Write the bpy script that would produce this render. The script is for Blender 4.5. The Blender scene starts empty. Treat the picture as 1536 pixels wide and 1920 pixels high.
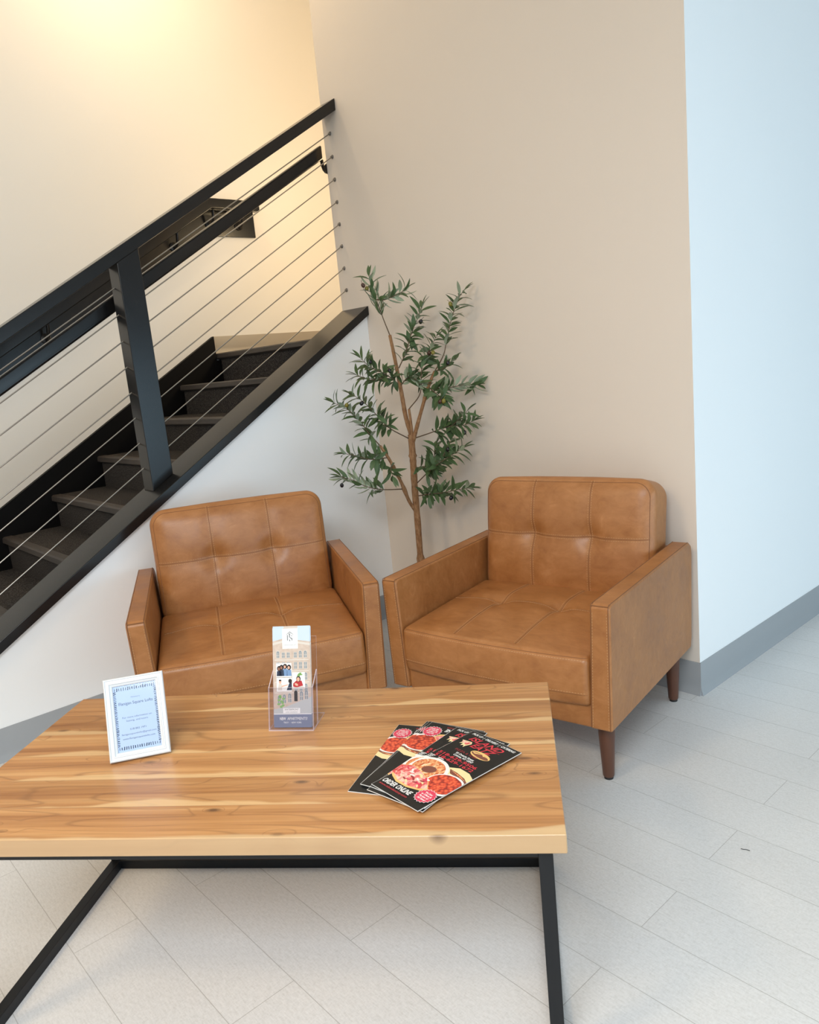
import bpy, bmesh, math, random
from mathutils import Vector, Matrix, Euler
PI = math.pi
S = bpy.context.scene
COL = S.collection

# ------------------------------------------------------------------ camera, world, lights
cam = bpy.data.cameras.new('camera'); camo = bpy.data.objects.new('camera', cam); COL.objects.link(camo)
RT = Vector((0.668036, 0.738103, -0.094515)); UP = Vector((-0.078531, 0.196234, 0.977407)); FW = Vector((-0.739974, 0.645520, -0.189055))
camo.matrix_world = Matrix(((RT.x, UP.x, -FW.x, 2.918066), (RT.y, UP.y, -FW.y, -2.419201), (RT.z, UP.z, -FW.z, 1.26), (0, 0, 0, 1)))
cam.sensor_fit = 'VERTICAL'; cam.sensor_height = 36; cam.lens = 1440 / 1920 * 36; cam.clip_start = .02
S.camera = camo
S.view_settings.view_transform = 'Standard'; S.view_settings.look = 'None'
S.view_settings.exposure = 0.10; S.cycles.max_bounces = 16; S.cycles.diffuse_bounces = 10; S.cycles.transparent_max_bounces = 16
S.view_settings.gamma = 1; S.view_settings.use_curve_mapping = False

W = bpy.data.worlds.new('world'); S.world = W; W.use_nodes = True
W.node_tree.nodes['Background'].inputs[0].default_value = (.72, .88, 1, 1)
W.node_tree.nodes['Background'].inputs[1].default_value = .42

def area(name, loc, target, sx, sy, power, color, spread=PI):
    l = bpy.data.lights.new(name, 'AREA'); l.shape = 'RECTANGLE'; l.size = sx; l.size_y = sy; l.energy = power; l.color = color; l.spread = spread
    o = bpy.data.objects.new(name, l); COL.objects.link(o); o.location = loc
    o.rotation_euler = (Vector(target) - Vector(loc)).to_track_quat('-Z', 'Y').to_euler()
    return o
def point(name, loc, power, color, r):
    l = bpy.data.lights.new(name, 'POINT'); l.energy = power; l.color = color; l.shadow_soft_size = r
    o = bpy.data.objects.new(name, l); COL.objects.link(o); o.location = loc
    return o
area('window_daylight_street', (6.2, -1.4, .8), (0, -1.0, .7), 5.0, 1.3, 64, (.60, .83, 1))
area('window_daylight_side', (5.0, 1.2, .9), (1.6, .6, .9), 2.6, 1.5, 20, (.50, .80, 1))
area('pendant_lamp_lobby', (3.2, -3.4, 2.45), (3.0, -3.2, 0), 1.3, 1.3, 104, (.92, .97, 1))  # added fill behind the camera, evens out the walls and floor
area('ceiling_lamp_entry', (1.2, -4.6, 3.7), (1.2, -4.6, 0), .7, .7, 54, (1, .72, .40))
point('ceiling_lamp_stairs', (-.62, -.52, 3.55), 16, (1, .76, .45), .035)
point('landing_lamp_upper', (-.45, .75, 3.1), 3.2, (1, .72, .38), .08)
point('landing_sconce', (-.30, .50, 2.15), 24, (1, .74, .41), .08)  # added fill hidden behind the back wall, brightens the middle of the stairwell wall

# ------------------------------------------------------------------ material helpers
def nt_mat(name):
    m = bpy.data.materials.new(name); m.use_nodes = True
    nt = m.node_tree; b = nt.nodes['Principled BSDF']
    return m, nt, b
def N(nt, t, **kw):
    n = nt.nodes.new(t)
    for k, v in kw.items(): setattr(n, k, v)
    return n
def Lk(nt, a, b): nt.links.new(a, b)
def simple(name, col, rough=.5, metal=0., spec=.5):
    m, nt, b = nt_mat(name)
    b.inputs['Base Color'].default_value = (*col, 1); b.inputs['Roughness'].default_value = rough
    b.inputs['Metallic'].default_value = metal; b.inputs['Specular IOR Level'].default_value = spec
    return m
def ramp(nt, fac, stops, interp='LINEAR'):
    r = N(nt, 'ShaderNodeValToRGB'); r.color_ramp.interpolation = interp
    e = r.color_ramp.elements
    while len(e) < len(stops): e.new(.5)
    for i, (p, c) in enumerate(stops):
        e[i].position = p; e[i].color = (*c, 1)
    Lk(nt, fac, r.inputs[0]); return r.outputs[0]
def noise(nt, vec, scale, detail=4, rough=.5, dist=0):
    n = N(nt, 'ShaderNodeTexNoise'); n.inputs['Scale'].default_value = scale; n.inputs['Detail'].default_value = detail
    n.inputs['Roughness'].default_value = rough; n.inputs['Distortion'].default_value = dist
    if vec is not None: Lk(nt, vec, n.inputs['Vector'])
    return n.outputs[0]
def mapping(nt, vec, scale=(1, 1, 1), loc=(0, 0, 0), rot=(0, 0, 0)):
    n = N(nt, 'ShaderNodeMapping'); n.inputs['Scale'].default_value = scale; n.inputs['Location'].default_value = loc; n.inputs['Rotation'].default_value = rot
    Lk(nt, vec, n.inputs['Vector']); return n.outputs[0]
def obco(nt): return N(nt, 'ShaderNodeTexCoord').outputs['Object']
def math_(nt, op, a, b=None, c=None):
    n = N(nt, 'ShaderNodeMath', operation=op)
    for i, v in enumerate((a, b, c)):
        if v is None: continue
        if isinstance(v, (int, float)): n.inputs[i].default_value = v
        else: Lk(nt, v, n.inputs[i])
    return n.outputs[0]
def mix(nt, fac, a, b, blend='MIX'):
    n = N(nt, 'ShaderNodeMix', data_type='RGBA', blend_type=blend)
    for i, v in ((0, fac), (6, a), (7, b)):
        if isinstance(v, (int, float)): n.inputs[i].default_value = v
        elif isinstance(v, tuple): n.inputs[i].default_value = (*v, 1)
        else: Lk(nt, v, n.inputs[i])
    return n.outputs[2]
def bump(nt, b, h, strength=.2, dist=.01):
    n = N(nt, 'ShaderNodeBump'); n.inputs['Strength'].default_value = strength; n.inputs['Distance'].default_value = dist
    Lk(nt, h, n.inputs['Height']); Lk(nt, n.outputs[0], b.inputs['Normal'])

def paint_mat(name, col):
    m, nt, b = nt_mat(name); co = obco(nt)
    n = noise(nt, co, 1.3, 3)
    c = mix(nt, n, tuple(x * .985 for x in col), tuple(min(1, x * 1.012) for x in col))
    Lk(nt, c, b.inputs['Base Color']); b.inputs['Roughness'].default_value = .62; b.inputs['Specular IOR Level'].default_value = .3
    bump(nt, b, noise(nt, co, 160, 3), .06, .002)
    return m
M = {}
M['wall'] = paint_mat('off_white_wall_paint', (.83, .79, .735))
M['wall_tan'] = paint_mat('greige_wall_paint', (.735, .65, .565))  # one even tan base colour for the back wall
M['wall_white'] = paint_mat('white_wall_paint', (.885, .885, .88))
M['ceiling'] = paint_mat('ceiling_paint', (.85, .84, .82))

def floor_mat():
    m, nt, b = nt_mat('vinyl_plank_floor'); co = obco(nt)
    br = N(nt, 'ShaderNodeTexBrick'); br.offset = .5; br.offset_frequency = 2
    Lk(nt, mapping(nt, co, loc=(-2.08 + .9144 * 3, 1.131 + .1526 * 19, 0)), br.inputs['Vector'])
    br.inputs['Scale'].default_value = 1; br.inputs['Mortar Size'].default_value = .0009; br.inputs['Mortar Smooth'].default_value = .1
    br.inputs['Brick Width'].default_value = .9144; br.inputs['Row Height'].default_value = .1526; br.inputs['Bias'].default_value = 0
    br.inputs['Color1'].default_value = (.0, .0, .0, 1); br.inputs['Color2'].default_value = (1, 1, 1, 1); br.inputs['Mortar'].default_value = (.5, .5, .5, 1)
    base = mix(nt, br.outputs['Color'], (.635, .632, .625), (.665, .662, .655))
    fl = noise(nt, mapping(nt, co, (55, 260, 30), rot=(0, 0, .5)), 1, 5, .65)
    f2 = noise(nt, mapping(nt, co, (230, 120, 30)), 1, 3, .6)
    sp = math_(nt, 'ADD', math_(nt, 'MULTIPLY', fl, .6), math_(nt, 'MULTIPLY', f2, .4))
    spc = ramp(nt, sp, [(.34, (.86, .855, .84)), (.5, (.98, .98, .98)), (.64, (1.07, 1.07, 1.07))])
    c = mix(nt, 1.0, base, spc, 'MULTIPLY')
    big = ramp(nt, noise(nt, co, 2.2, 2), [(.3, (.96, .96, .96)), (.7, (1.03, 1.03, 1.03))])
    c = mix(nt, 1.0, c, big, 'MULTIPLY')
    c = mix(nt, math_(nt, 'MULTIPLY', br.outputs['Fac'], .55), c, (.25, .24, .22))
    Lk(nt, c, b.inputs['Base Color']); b.inputs['Roughness'].default_value = .48; b.inputs['Specular IOR Level'].default_value = .4
    return m
M['floor'] = floor_mat()
M['vinyl'] = simple('grey_vinyl_base', (.33, .34, .35), .45)
M['vinyl_tan'] = simple('taupe_vinyl_base', (.36, .31, .25), .45)  # the grey vinyl again, with warm stairwell light put into its colour

def black_wood():
    m, nt, b = nt_mat('black_painted_wood'); co = obco(nt)
    n = noise(nt, mapping(nt, co, (60, 6, 60)), 1, 4)
    Lk(nt, mix(nt, n, (.006, .0056, .0056), (.013, .012, .0115)), b.inputs['Base Color'])
    b.inputs['Roughness'].default_value = .22; b.inputs['Specular IOR Level'].default_value = .40
    bump(nt, b, n, .02, .002); return m
M['black'] = black_wood()
M['stringer'] = simple('stringer_black_paint', (.0035, .003, .003), .5, 0, .15)
M['metal_black'] = simple('black_powder_coat', (.007, .0075, .009), .4, 0, .3)
M['bracket'] = simple('dark_bronze', (.02, .017, .015), .38, .5)
M['fitting'] = simple('dark_cable_fitting', (.30, .27, .24), .4, .8)
M['steel'] = simple('stainless_cable', (.36, .33, .29), .35, .9)
def carpet():
    m, nt, b = nt_mat('stair_carpet'); co = obco(nt)
    n = noise(nt, co, 260, 3, .7)
    Lk(nt, ramp(nt, n, [(.36, (.010, .009, .009)), (.5, (.040, .036, .034)), (.66, (.13, .115, .105))]), b.inputs['Base Color'])
    b.inputs['Roughness'].default_value = .95; b.inputs['Specular IOR Level'].default_value = .1
    bump(nt, b, n, .6, .006); return m
M['carpet'] = carpet()
def rubber():
    m, nt, b = nt_mat('rubber_nosing'); co = obco(nt)
    n = noise(nt, mapping(nt, co, (12, 80, 80)), 1, 4)
    Lk(nt, mix(nt, n, (.028, .023, .020), (.075, .062, .054)), b.inputs['Base Color']); b.inputs['Roughness'].default_value = .5; return m
M['rubber'] = rubber()

def leather():
    m, nt, b = nt_mat('tan_leather'); co = obco(nt)
    n1 = noise(nt, co, 9, 6, .62, .6); n2 = noise(nt, mapping(nt, co, (14, 40, 26), rot=(.5, .3, .7)), 1, 5, .7, 1.2)
    n3 = noise(nt, co, 2.2, 2)
    f = math_(nt, 'ADD', math_(nt, 'MULTIPLY', n1, .55), math_(nt, 'MULTIPLY', n2, .45))
    c = ramp(nt, f, [(.30, (.265, .096, .027)), (.48, (.350, .140, .042)), (.60, (.400, .168, .055)), (.74, (.49, .235, .092))])
    c = mix(nt, 1.0, c, ramp(nt, n3, [(.3, (.93, .93, .93)), (.7, (1.05, 1.05, 1.05))]), 'MULTIPLY')
    Lk(nt, c, b.inputs['Base Color'])
    Lk(nt, ramp(nt, n1, [(.3, (.33, .33, .33)), (.7, (.46, .46, .46))]), b.inputs['Roughness'])
    b.inputs['Specular IOR Level'].default_value = .5
    v = N(nt, 'ShaderNodeTexVoronoi'); v.inputs['Scale'].default_value = 420; Lk(nt, co, v.inputs['Vector'])
    h = math_(nt, 'ADD', math_(nt, 'MULTIPLY', v.outputs['Distance'], .35), n1)
    bump(nt, b, h, .10, .004); return m
M['leather'] = leather()
M['seam'] = simple('leather_seam_shadow', (.20, .080, .028), .6)  # darker brown for the seam lines between leather panels
M['thread'] = simple('tan_thread', (.50, .28, .13), .7)
def legwood():
    m, nt, b = nt_mat('walnut_leg'); co = obco(nt)
    n = noise(nt, mapping(nt, co, (60, 60, 7)), 1, 4)
    Lk(nt, mix(nt, n, (.075, .026, .014), (.135, .052, .027)), b.inputs['Base Color']); b.inputs['Roughness'].default_value = .38; return m
M['leg'] = legwood()
M['glide'] = simple('black_plastic_glide', (.012, .012, .012), .6)

def wood():
    m, nt, b = nt_mat('acacia_wood'); co = obco(nt)
    sx = N(nt, 'ShaderNodeSeparateXYZ'); Lk(nt, co, sx.inputs[0])
    # six glued planks along the length
    pl = math_(nt, 'FLOOR', math_(nt, 'DIVIDE', math_(nt, 'ADD', sx.outputs[1], .3062), .1021))
    fr = math_(nt, 'FRACT', math_(nt, 'DIVIDE', math_(nt, 'ADD', sx.outputs[1], .3062), .1021))
    cb = N(nt, 'ShaderNodeCombineXYZ'); Lk(nt, math_(nt, 'MULTIPLY', pl, 3.71), cb.inputs[0]); Lk(nt, math_(nt, 'MULTIPLY', pl, 1.93), cb.inputs[1]); Lk(nt, math_(nt, 'MULTIPLY', pl, .77), cb.inputs[2])
    va = N(nt, 'ShaderNodeVectorMath', operation='ADD'); Lk(nt, co, va.inputs[0]); Lk(nt, cb.outputs[0], va.inputs[1])
    pc = va.outputs[0]
    # knots bend the grain
    kn = N(nt, 'ShaderNodeTexVoronoi'); kn.inputs['Scale'].default_value = 1; kn.inputs['Randomness'].default_value = 1
    kv = mapping(nt, pc, (6.0, 15.0, 5)); Lk(nt, kv, kn.inputs['Vector'])
    kd = kn.outputs['Distance']
    near = math_(nt, 'POWER', math_(nt, 'MAXIMUM', math_(nt, 'SUBTRACT', 1, math_(nt, 'MULTIPLY', kd, 2.6)), 0), 2)
    warp = noise(nt, mapping(nt, pc, (.9, 8, 4)), 1, 2, .45)
    gy = math_(nt, 'ADD', math_(nt, 'MULTIPLY', warp, 3.2), math_(nt, 'MULTIPLY', near, .8))
    fine = noise(nt, mapping(nt, pc, (3.2, 170, 90)), 1, 5, .62)
    med = noise(nt, mapping(nt, pc, (.8, 34, 20)), 1, 4, .6, .3)
    rings = math_(nt, 'SINE', math_(nt, 'MULTIPLY', gy, 22))
    ring_dark = math_(nt, 'POWER', math_(nt, 'MAXIMUM', rings, 0), 16)
    base = ramp(nt, med, [(.28, (.31, .126, .040)), (.42, (.43, .198, .068)), (.55, (.515, .255, .093)), (.72, (.61, .34, .138))])
    wn = N(nt, 'ShaderNodeTexWhiteNoise', noise_dimensions='1D'); Lk(nt, pl, wn.inputs['W'])
    tone = ramp(nt, wn.outputs['Value'], [(0, (.88, .86, .84)), (.5, (1, 1, 1)), (1, (1.10, 1.12, 1.14))])
    base = mix(nt, 1.0, base, tone, 'MULTIPLY')
    base = mix(nt, 1.0, base, ramp(nt, fine, [(.3, (.84, .82, .80)), (.55, (1.02, 1.02, 1.02))]), 'MULTIPLY')
    base = mix(nt, math_(nt, 'MULTIPLY', ring_dark, .42), base, (.20, .085, .03))
    # pale sapwood streak along one edge of some planks
    edge = math_(nt, 'SUBTRACT', .09, fr)
    sn = noise(nt, mapping(nt, pc, (2.4, .2, .2)), 1, 3, .5)
    sap = math_(nt, 'SMOOTH_MIN', math_(nt, 'MAXIMUM', math_(nt, 'MULTIPLY', math_(nt, 'ADD', edge, math_(nt, 'MULTIPLY', math_(nt, 'SUBTRACT', sn, .53), 1.3)), 14), 0), 1, .2)
    base = mix(nt, math_(nt, 'MULTIPLY', sap, .62), base, mix(nt, fine, (.72, .47, .22), (.80, .57, .30)))
    fe = math_(nt, 'SUBTRACT', math_(nt, 'ADD', -.301, math_(nt, 'MULTIPLY', math_(nt, 'SUBTRACT', sn, .40), .085)), sx.outputs[1])
    fs = math_(nt, 'MINIMUM', math_(nt, 'MAXIMUM', math_(nt, 'MULTIPLY', fe, 160), 0), 1)
    base = mix(nt, math_(nt, 'MULTIPLY', fs, .8), base, mix(nt, med, (.52, .33, .165), (.70, .51, .29)))
    joint = math_(nt, 'LESS_THAN', fr, .012)
    base = mix(nt, math_(nt, 'MULTIPLY', joint, .35), base, (.22, .10, .04))
    rnd = N(nt, 'ShaderNodeSeparateColor'); Lk(nt, kn.outputs['Color'], rnd.inputs[0])
    has = math_(nt, 'GREATER_THAN', rnd.outputs[0], .30)
    kfade = ramp(nt, kd, [(.040, (1, 1, 1)), (.125, (0, 0, 0))])
    base = mix(nt, math_(nt, 'MULTIPLY', math_(nt, 'MULTIPLY', kfade, has), .82), base, (.085, .036, .016))
    Lk(nt, base, b.inputs['Base Color']); b.inputs['Roughness'].default_value = .33; b.inputs['Specular IOR Level'].default_value = .45
    b.inputs['Coat Weight'].default_value = .35; b.inputs['Coat Roughness'].default_value = .16
    bump(nt, b, fine, .03, .002); return m
M['wood'] = wood()

def bark():
    m, nt, b = nt_mat('olive_bark'); co = obco(nt)
    n = noise(nt, mapping(nt, co, (120, 120, 40)), 1, 5, .7)
    Lk(nt, ramp(nt, n, [(.3, (.17, .075, .03)), (.52, (.33, .17, .075)), (.72, (.46, .27, .14))]), b.inputs['Base Color'])
    b.inputs['Roughness'].default_value = .85; bump(nt, b, n, .8, .006); return m
M['bark'] = bark()
def leafm(name, a, c):
    m, nt, b = nt_mat(name); n = noise(nt, obco(nt), 26, 3)
    Lk(nt, mix(nt, n, a, c), b.inputs['Base Color']); b.inputs['Roughness'].default_value = .5; b.inputs['Specular IOR Level'].default_value = .35; return m
M['leaf_top'] = leafm('olive_leaf_top', (.040, .075, .026), (.100, .160, .060))
M['leaf_under'] = leafm('olive_leaf_underside', (.27, .33, .22), (.38, .44, .31))
M['twig'] = simple('olive_twig', (.13, .085, .05), .8)
M['olive_k'] = simple('black_olive', (.012, .009, .012), .25)
M['olive_r'] = simple('brown_olive', (.06, .022, .012), .3)
M['olive_g'] = simple('green_olive', (.20, .17, .025), .35)
M['pot'] = simple('black_nursery_pot', (.015, .015, .016), .5)
M['soil'] = simple('potting_soil', (.03, .02, .013), .95)

M['frame_white'] = simple('white_lacquer', (.66, .68, .69), .34)
M['paper_blue'] = simple('pale_blue_paper', (.42, .53, .74), .6)
M['ink'] = simple('slate_ink', (.035, .055, .10), .6)
M['ink_soft'] = simple('soft_slate_ink', (.085, .11, .17), .6)
M['easel'] = simple('black_easel_board', (.02, .02, .022), .7)
def clear(name, tint, glossw=.06):
    m = bpy.data.materials.new(name); m.use_nodes = True; nt = m.node_tree; nt.nodes.clear()
    out = N(nt, 'ShaderNodeOutputMaterial'); mx = N(nt, 'ShaderNodeMixShader'); tr = N(nt, 'ShaderNodeBsdfTransparent'); gl = N(nt, 'ShaderNodeBsdfGlossy'); lw = N(nt, 'ShaderNodeLayerWeight'); lw.inputs[0].default_value = .5
    fr = N(nt, 'ShaderNodeMath', operation='MULTIPLY_ADD'); p5 = math_(nt, 'POWER', lw.outputs['Facing'], 4)
    Lk(nt, p5, fr.inputs[0]); fr.inputs[1].default_value = .55; fr.inputs[2].default_value = glossw
    tr.inputs[0].default_value = (*tint, 1); gl.inputs['Roughness'].default_value = .06
    Lk(nt, fr.outputs[0], mx.inputs[0]); Lk(nt, tr.outputs[0], mx.inputs[1]); Lk(nt, gl.outputs[0], mx.inputs[2]); Lk(nt, mx.outputs[0], out.inputs[0]); return m
M['acrylic'] = clear('clear_acrylic', (.978, .960, .975))
def edge_mat():
    m = bpy.data.materials.new('acrylic_cut_edge'); m.use_nodes = True; nt = m.node_tree; b = nt.nodes['Principled BSDF']
    b.inputs['Base Color'].default_value = (.80, .70, .76, 1); b.inputs['Roughness'].default_value = .25; b.inputs['Alpha'].default_value = .55; return m
M['acrylic_edge'] = edge_mat()
M['glass'] = clear('picture_glass', (.985, .99, 1.0), .012)
M['white_paper'] = simple('white_paper', (.72, .72, .70), .5)
M['menu_black'] = simple('menu_black_gloss', (.010, .0105, .011), .42, 0, .3)
M['menu_white'] = simple('menu_white_print', (.78, .78, .76), .4)
M['menu_red'] = simple('menu_red_print', (.62, .035, .055), .4)
M['menu_dkred'] = simple('menu_dark_red_print', (.33, .03, .04), .4)
M['badge'] = simple('menu_badge_red', (.66, .045, .10), .4)
M['bun'] = simple('print_bun', (.78, .50, .18), .4)
M['bun_pale'] = simple('print_roll', (.84, .68, .36), .4)
M['meat'] = simple('print_meat', (.20, .06, .04), .4)
M['rim'] = simple('print_plate_rim', (.84, .80, .76), .4)
def food(name, stops, scale, vor=False):
    m, nt, b = nt_mat(name); co = obco(nt)
    if vor:
        v = N(nt, 'ShaderNodeTexVoronoi'); v.inputs['Scale'].default_value = scale; Lk(nt, co, v.inputs['Vector']); f = v.outputs['Distance']
    else: f = noise(nt, mapping(nt, co, (1, .55, 1), rot=(0, 0, .6)), scale, 4, .65, .8)
    Lk(nt, ramp(nt, f, stops), b.inputs['Base Color']); b.inputs['Roughness'].default_value = .4; return m
M['pizza'] = food('print_pizza', [(.30, (.45, .02, .03)), (.42, (.72, .10, .10)), (.52, (.80, .33, .30)), (.60, (.86, .66, .52)), (.72, (.78, .26, .05))], 95)
M['pasta'] = food('print_pasta', [(.32, (.22, .02, .02)), (.45, (.65, .14, .04)), (.56, (.82, .48, .22)), (.68, (.85, .70, .50))], 120)
M['wings'] = food('print_wings', [(.0, (.86, .20, .08)), (.45, (.66, .07, .03)), (.8, (.25, .02, .015))], 150, True)
M['slate'] = simple('brochure_slate_band', (.17, .195, .285), .4)
M['fly_sky'] = simple('brochure_sky', (.52, .62, .72), .4)
def brick():
    m, nt, b = nt_mat('brochure_facade'); n = noise(nt, mapping(nt, obco(nt), (1, 2.2, 1)), 90, 3)
    Lk(nt, mix(nt, n, (.42, .31, .24), (.66, .56, .48)), b.inputs['Base Color']); b.inputs['Roughness'].default_value = .4; return m
M['facade'] = brick()
M['stone'] = simple('brochure_stone', (.62, .57, .51), .4)
M['pane'] = simple('brochure_window', (.24, .27, .29), .4)
M['street'] = simple('brochure_street', (.46, .48, .48), .4)
M['navy'] = simple('brochure_navy', (.02, .03, .06), .4)
M['denim'] = simple('brochure_denim', (.16, .27, .46), .4)
M['hair'] = simple('brochure_hair', (.02, .012, .01), .4)
M['skin'] = simple('brochure_skin', (.68, .38, .27), .4)
M['skin_dk'] = simple('brochure_skin_deep', (.28, .13, .085), .4)
M['shirt'] = simple('brochure_shirt', (.60, .55, .50), .4)
M['sweater'] = simple('brochure_red_sweater', (.42, .025, .03), .4)
M['plant'] = simple('brochure_green', (.22, .42, .13), .4)
M['grey_ink'] = simple('brochure_grey_ink', (.10, .12, .14), .4)

# ------------------------------------------------------------------ object helpers
def tag(o, label=None, cat=None, group=None, kind=None):
    if label: o['label'] = label
    if cat: o['category'] = cat
    if group: o['group'] = group
    if kind: o['kind'] = kind
    return o
def empty(name, loc=(0, 0, 0), rz=0.0, label=None, cat=None, group=None):
    o = bpy.data.objects.new(name, None); COL.objects.link(o); o.location = loc; o.rotation_euler = (0, 0, rz); o.empty_display_size = .1
    return tag(o, label, cat, group)
def copy_tree(o, parent=None):
    c = o.copy(); COL.objects.link(c); c.parent = parent
    for ch in list(o.children): copy_tree(ch, c)
    return c

class MB:
    """collects polygons for one mesh object"""
    def __init__(s): s.v = []; s.f = []; s.m = []
    def poly(s, pts, m=0):
        i = len(s.v); s.v += [tuple(p) for p in pts]; s.f.append(tuple(range(i, i + len(pts)))); s.m.append(m)
    def hexa(s, p, m=0):   # p: 4 bottom (ccw from above) + 4 top
        i = len(s.v); s.v += [tuple(q) for q in p]
        for f in ((3, 2, 1, 0), (4, 5, 6, 7), (0, 1, 5, 4), (1, 2, 6, 5), (2, 3, 7, 6), (3, 0, 4, 7)): s.f.append(tuple(i + k for k in f)); s.m.append(m)
    def box(s, lo, hi, m=0):
        (a, b, c), (d, e, f) = lo, hi
        s.hexa([(a, b, c), (d, b, c), (d, e, c), (a, e, c), (a, b, f), (d, b, f), (d, e, f), (a, e, f)], m)
    def prism(s, prof, axis, a, b, m=0):  # prof: ccw list of 2D pts in the other two axes
        def P(q, t): return (t, q[0], q[1]) if axis == 0 else ((q[0], t, q[1]) if axis == 1 else (q[0], q[1], t))
        i = len(s.v); n = len(prof)
        s.v += [P(q, a) for q in prof] + [P(q, b) for q in prof]
        s.f.append(tuple(i + k for k in range(n))[::-1]); s.m.append(m); s.f.append(tuple(i + n + k for k in range(n))); s.m.append(m)
        for k in range(n): s.f.append((i + k, i + (k + 1) % n, i + n + (k + 1) % n, i + n + k)); s.m.append(m)
    def tube(s, pts, r, n=10, m=0, cap=True):
        pts = [Vector(p) for p in pts]; R = r if isinstance(r, (list, tuple)) else [r] * len(pts)
        i0 = len(s.v); up = None
        for k, p in enumerate(pts):
            d = (pts[min(k + 1, len(pts) - 1)] - pts[max(k - 1, 0)]).normalized()
            if up is None:
                up = Vector((0, 0, 1)) if abs(d.z) < .9 else Vector((1, 0, 0))
            a = (up - d * up.dot(d)).normalized(); b_ = d.cross(a); up = a
            for q in range(n):
                t = 2 * PI * q / n; s.v.append(tuple(p + (a * math.cos(t) + b_ * math.sin(t)) * R[k]))
        for k in range(len(pts) - 1):
            for q in range(n):
                s.f.append((i0 + k * n + q, i0 + k * n + (q + 1) % n, i0 + (k + 1) * n + (q + 1) % n, i0 + (k + 1) * n + q)); s.m.append(m)
        if cap:
            s.f.append(tuple(i0 + q for q in range(n))[::-1]); s.m.append(m)
            e = i0 + (len(pts) - 1) * n; s.f.append(tuple(e + q for q in range(n))); s.m.append(m)
    def lathe(s, prof, n=24, c=(0, 0, 0), m=0):
        i0 = len(s.v)
        for r, z in prof:
            for q in range(n): t = 2 * PI * q / n; s.v.append((c[0] + r * math.cos(t), c[1] + r * math.sin(t), c[2] + z))
        for k in range(len(prof) - 1):
            for q in range(n): s.f.append((i0 + k * n + q, i0 + k * n + (q + 1) % n, i0 + (k + 1) * n + (q + 1) % n, i0 + (k + 1) * n + q)); s.m.append(m)
        s.f.append(tuple(i0 + q for q in range(n))[::-1]); s.m.append(m)
        e = i0 + (len(prof) - 1) * n; s.f.append(tuple(e + q for q in range(n))); s.m.append(m)
    def ball(s, c, r, m=0, nu=12, nv=8, sc=(1, 1, 1)):
        prof = []
        i0 = len(s.v); s.v.append((c[0], c[1], c[2] - r * sc[2]))
        for k in range(1, nv):
            a = PI * k / nv
            for q in range(nu): t = 2 * PI * q / nu; s.v.append((c[0] + r * sc[0] * math.sin(a) * math.cos(t), c[1] + r * sc[1] * math.sin(a) * math.sin(t), c[2] - r * sc[2] * math.cos(a)))
        s.v.append((c[0], c[1], c[2] + r * sc[2])); e = len(s.v) - 1
        for q in range(nu):
            s.f.append((i0, i0 + 1 + (q + 1) % nu, i0 + 1 + q)); s.m.append(m)
            s.f.append((e, e - nu + q, e - nu + (q + 1) % nu)); s.m.append(m)
            for k in range(nv - 2):
                a = i0 + 1 + k * nu
                s.f.append((a + q, a + (q + 1) % nu, a + nu + (q + 1) % nu, a + nu + q)); s.m.append(m)
    def build(s, name, mats, parent=None, bevel=0, seg=3, smooth=True, angle=35, weld=False, fixn=True):
        me = bpy.data.meshes.new(name); me.from_pydata(s.v, [], s.f)
        if not isinstance(mats, (list, tuple)): mats = [mats]
        for m in mats: me.materials.append(m)
        me.polygons.foreach_set('material_index', s.m)
        if weld or fixn or bevel:
            bm = bmesh.new(); bm.from_mesh(me)
            if weld: bmesh.ops.remove_doubles(bm, verts=bm.verts, dist=1e-5)
            if fixn: bmesh.ops.recalc_face_normals(bm, faces=bm.faces)
            if bevel: bmesh.ops.bevel(bm, geom=[e for e in bm.edges if e.is_manifold and e.calc_face_angle(0) > .35], offset=bevel, segments=seg, profile=.5, affect='EDGES', clamp_overlap=True)
            bm.to_mesh(me); bm.free()
        if smooth:
            me.polygons.foreach_set('use_smooth', [True] * len(me.polygons))
            if bevel:   # area-weighted normals keep the big faces flat beside their rounded edges
                vn = [Vector((0, 0, 0)) for _ in me.vertices]
                for f in me.polygons:
                    for vi in f.vertices: vn[vi] += f.normal * (f.area ** 1.5)
                me.normals_split_custom_set_from_vertices([tuple(v.normalized()) if v.length > 0 else (0, 0, 1) for v in vn])
            else: me.set_sharp_from_angle(angle=math.radians(angle))
        me.update()
        o = bpy.data.objects.new(name, me); COL.objects.link(o); o.parent = parent
        return o
def structure(o, label=None, cat=None): o['kind'] = 'structure'; return tag(o, label, cat)
# ------------------------------------------------------------------ room shell
WB = 1.63; SL = .607; CEIL = 3.8; WL = -1.30
b = MB(); b.box((-1.42, -5.6, -.1), (6.6, 3.6, 0)); structure(b.build('floor', M['floor'], smooth=False), 'pale grey vinyl plank floor under the table and chairs', 'floor')
b = MB(); b.box((-1.42, -5.6, CEIL), (6.6, 3.6, CEIL + .1)); structure(b.build('ceiling', M['ceiling'], smooth=False), 'plain white ceiling above the lobby', 'ceiling')
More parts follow.
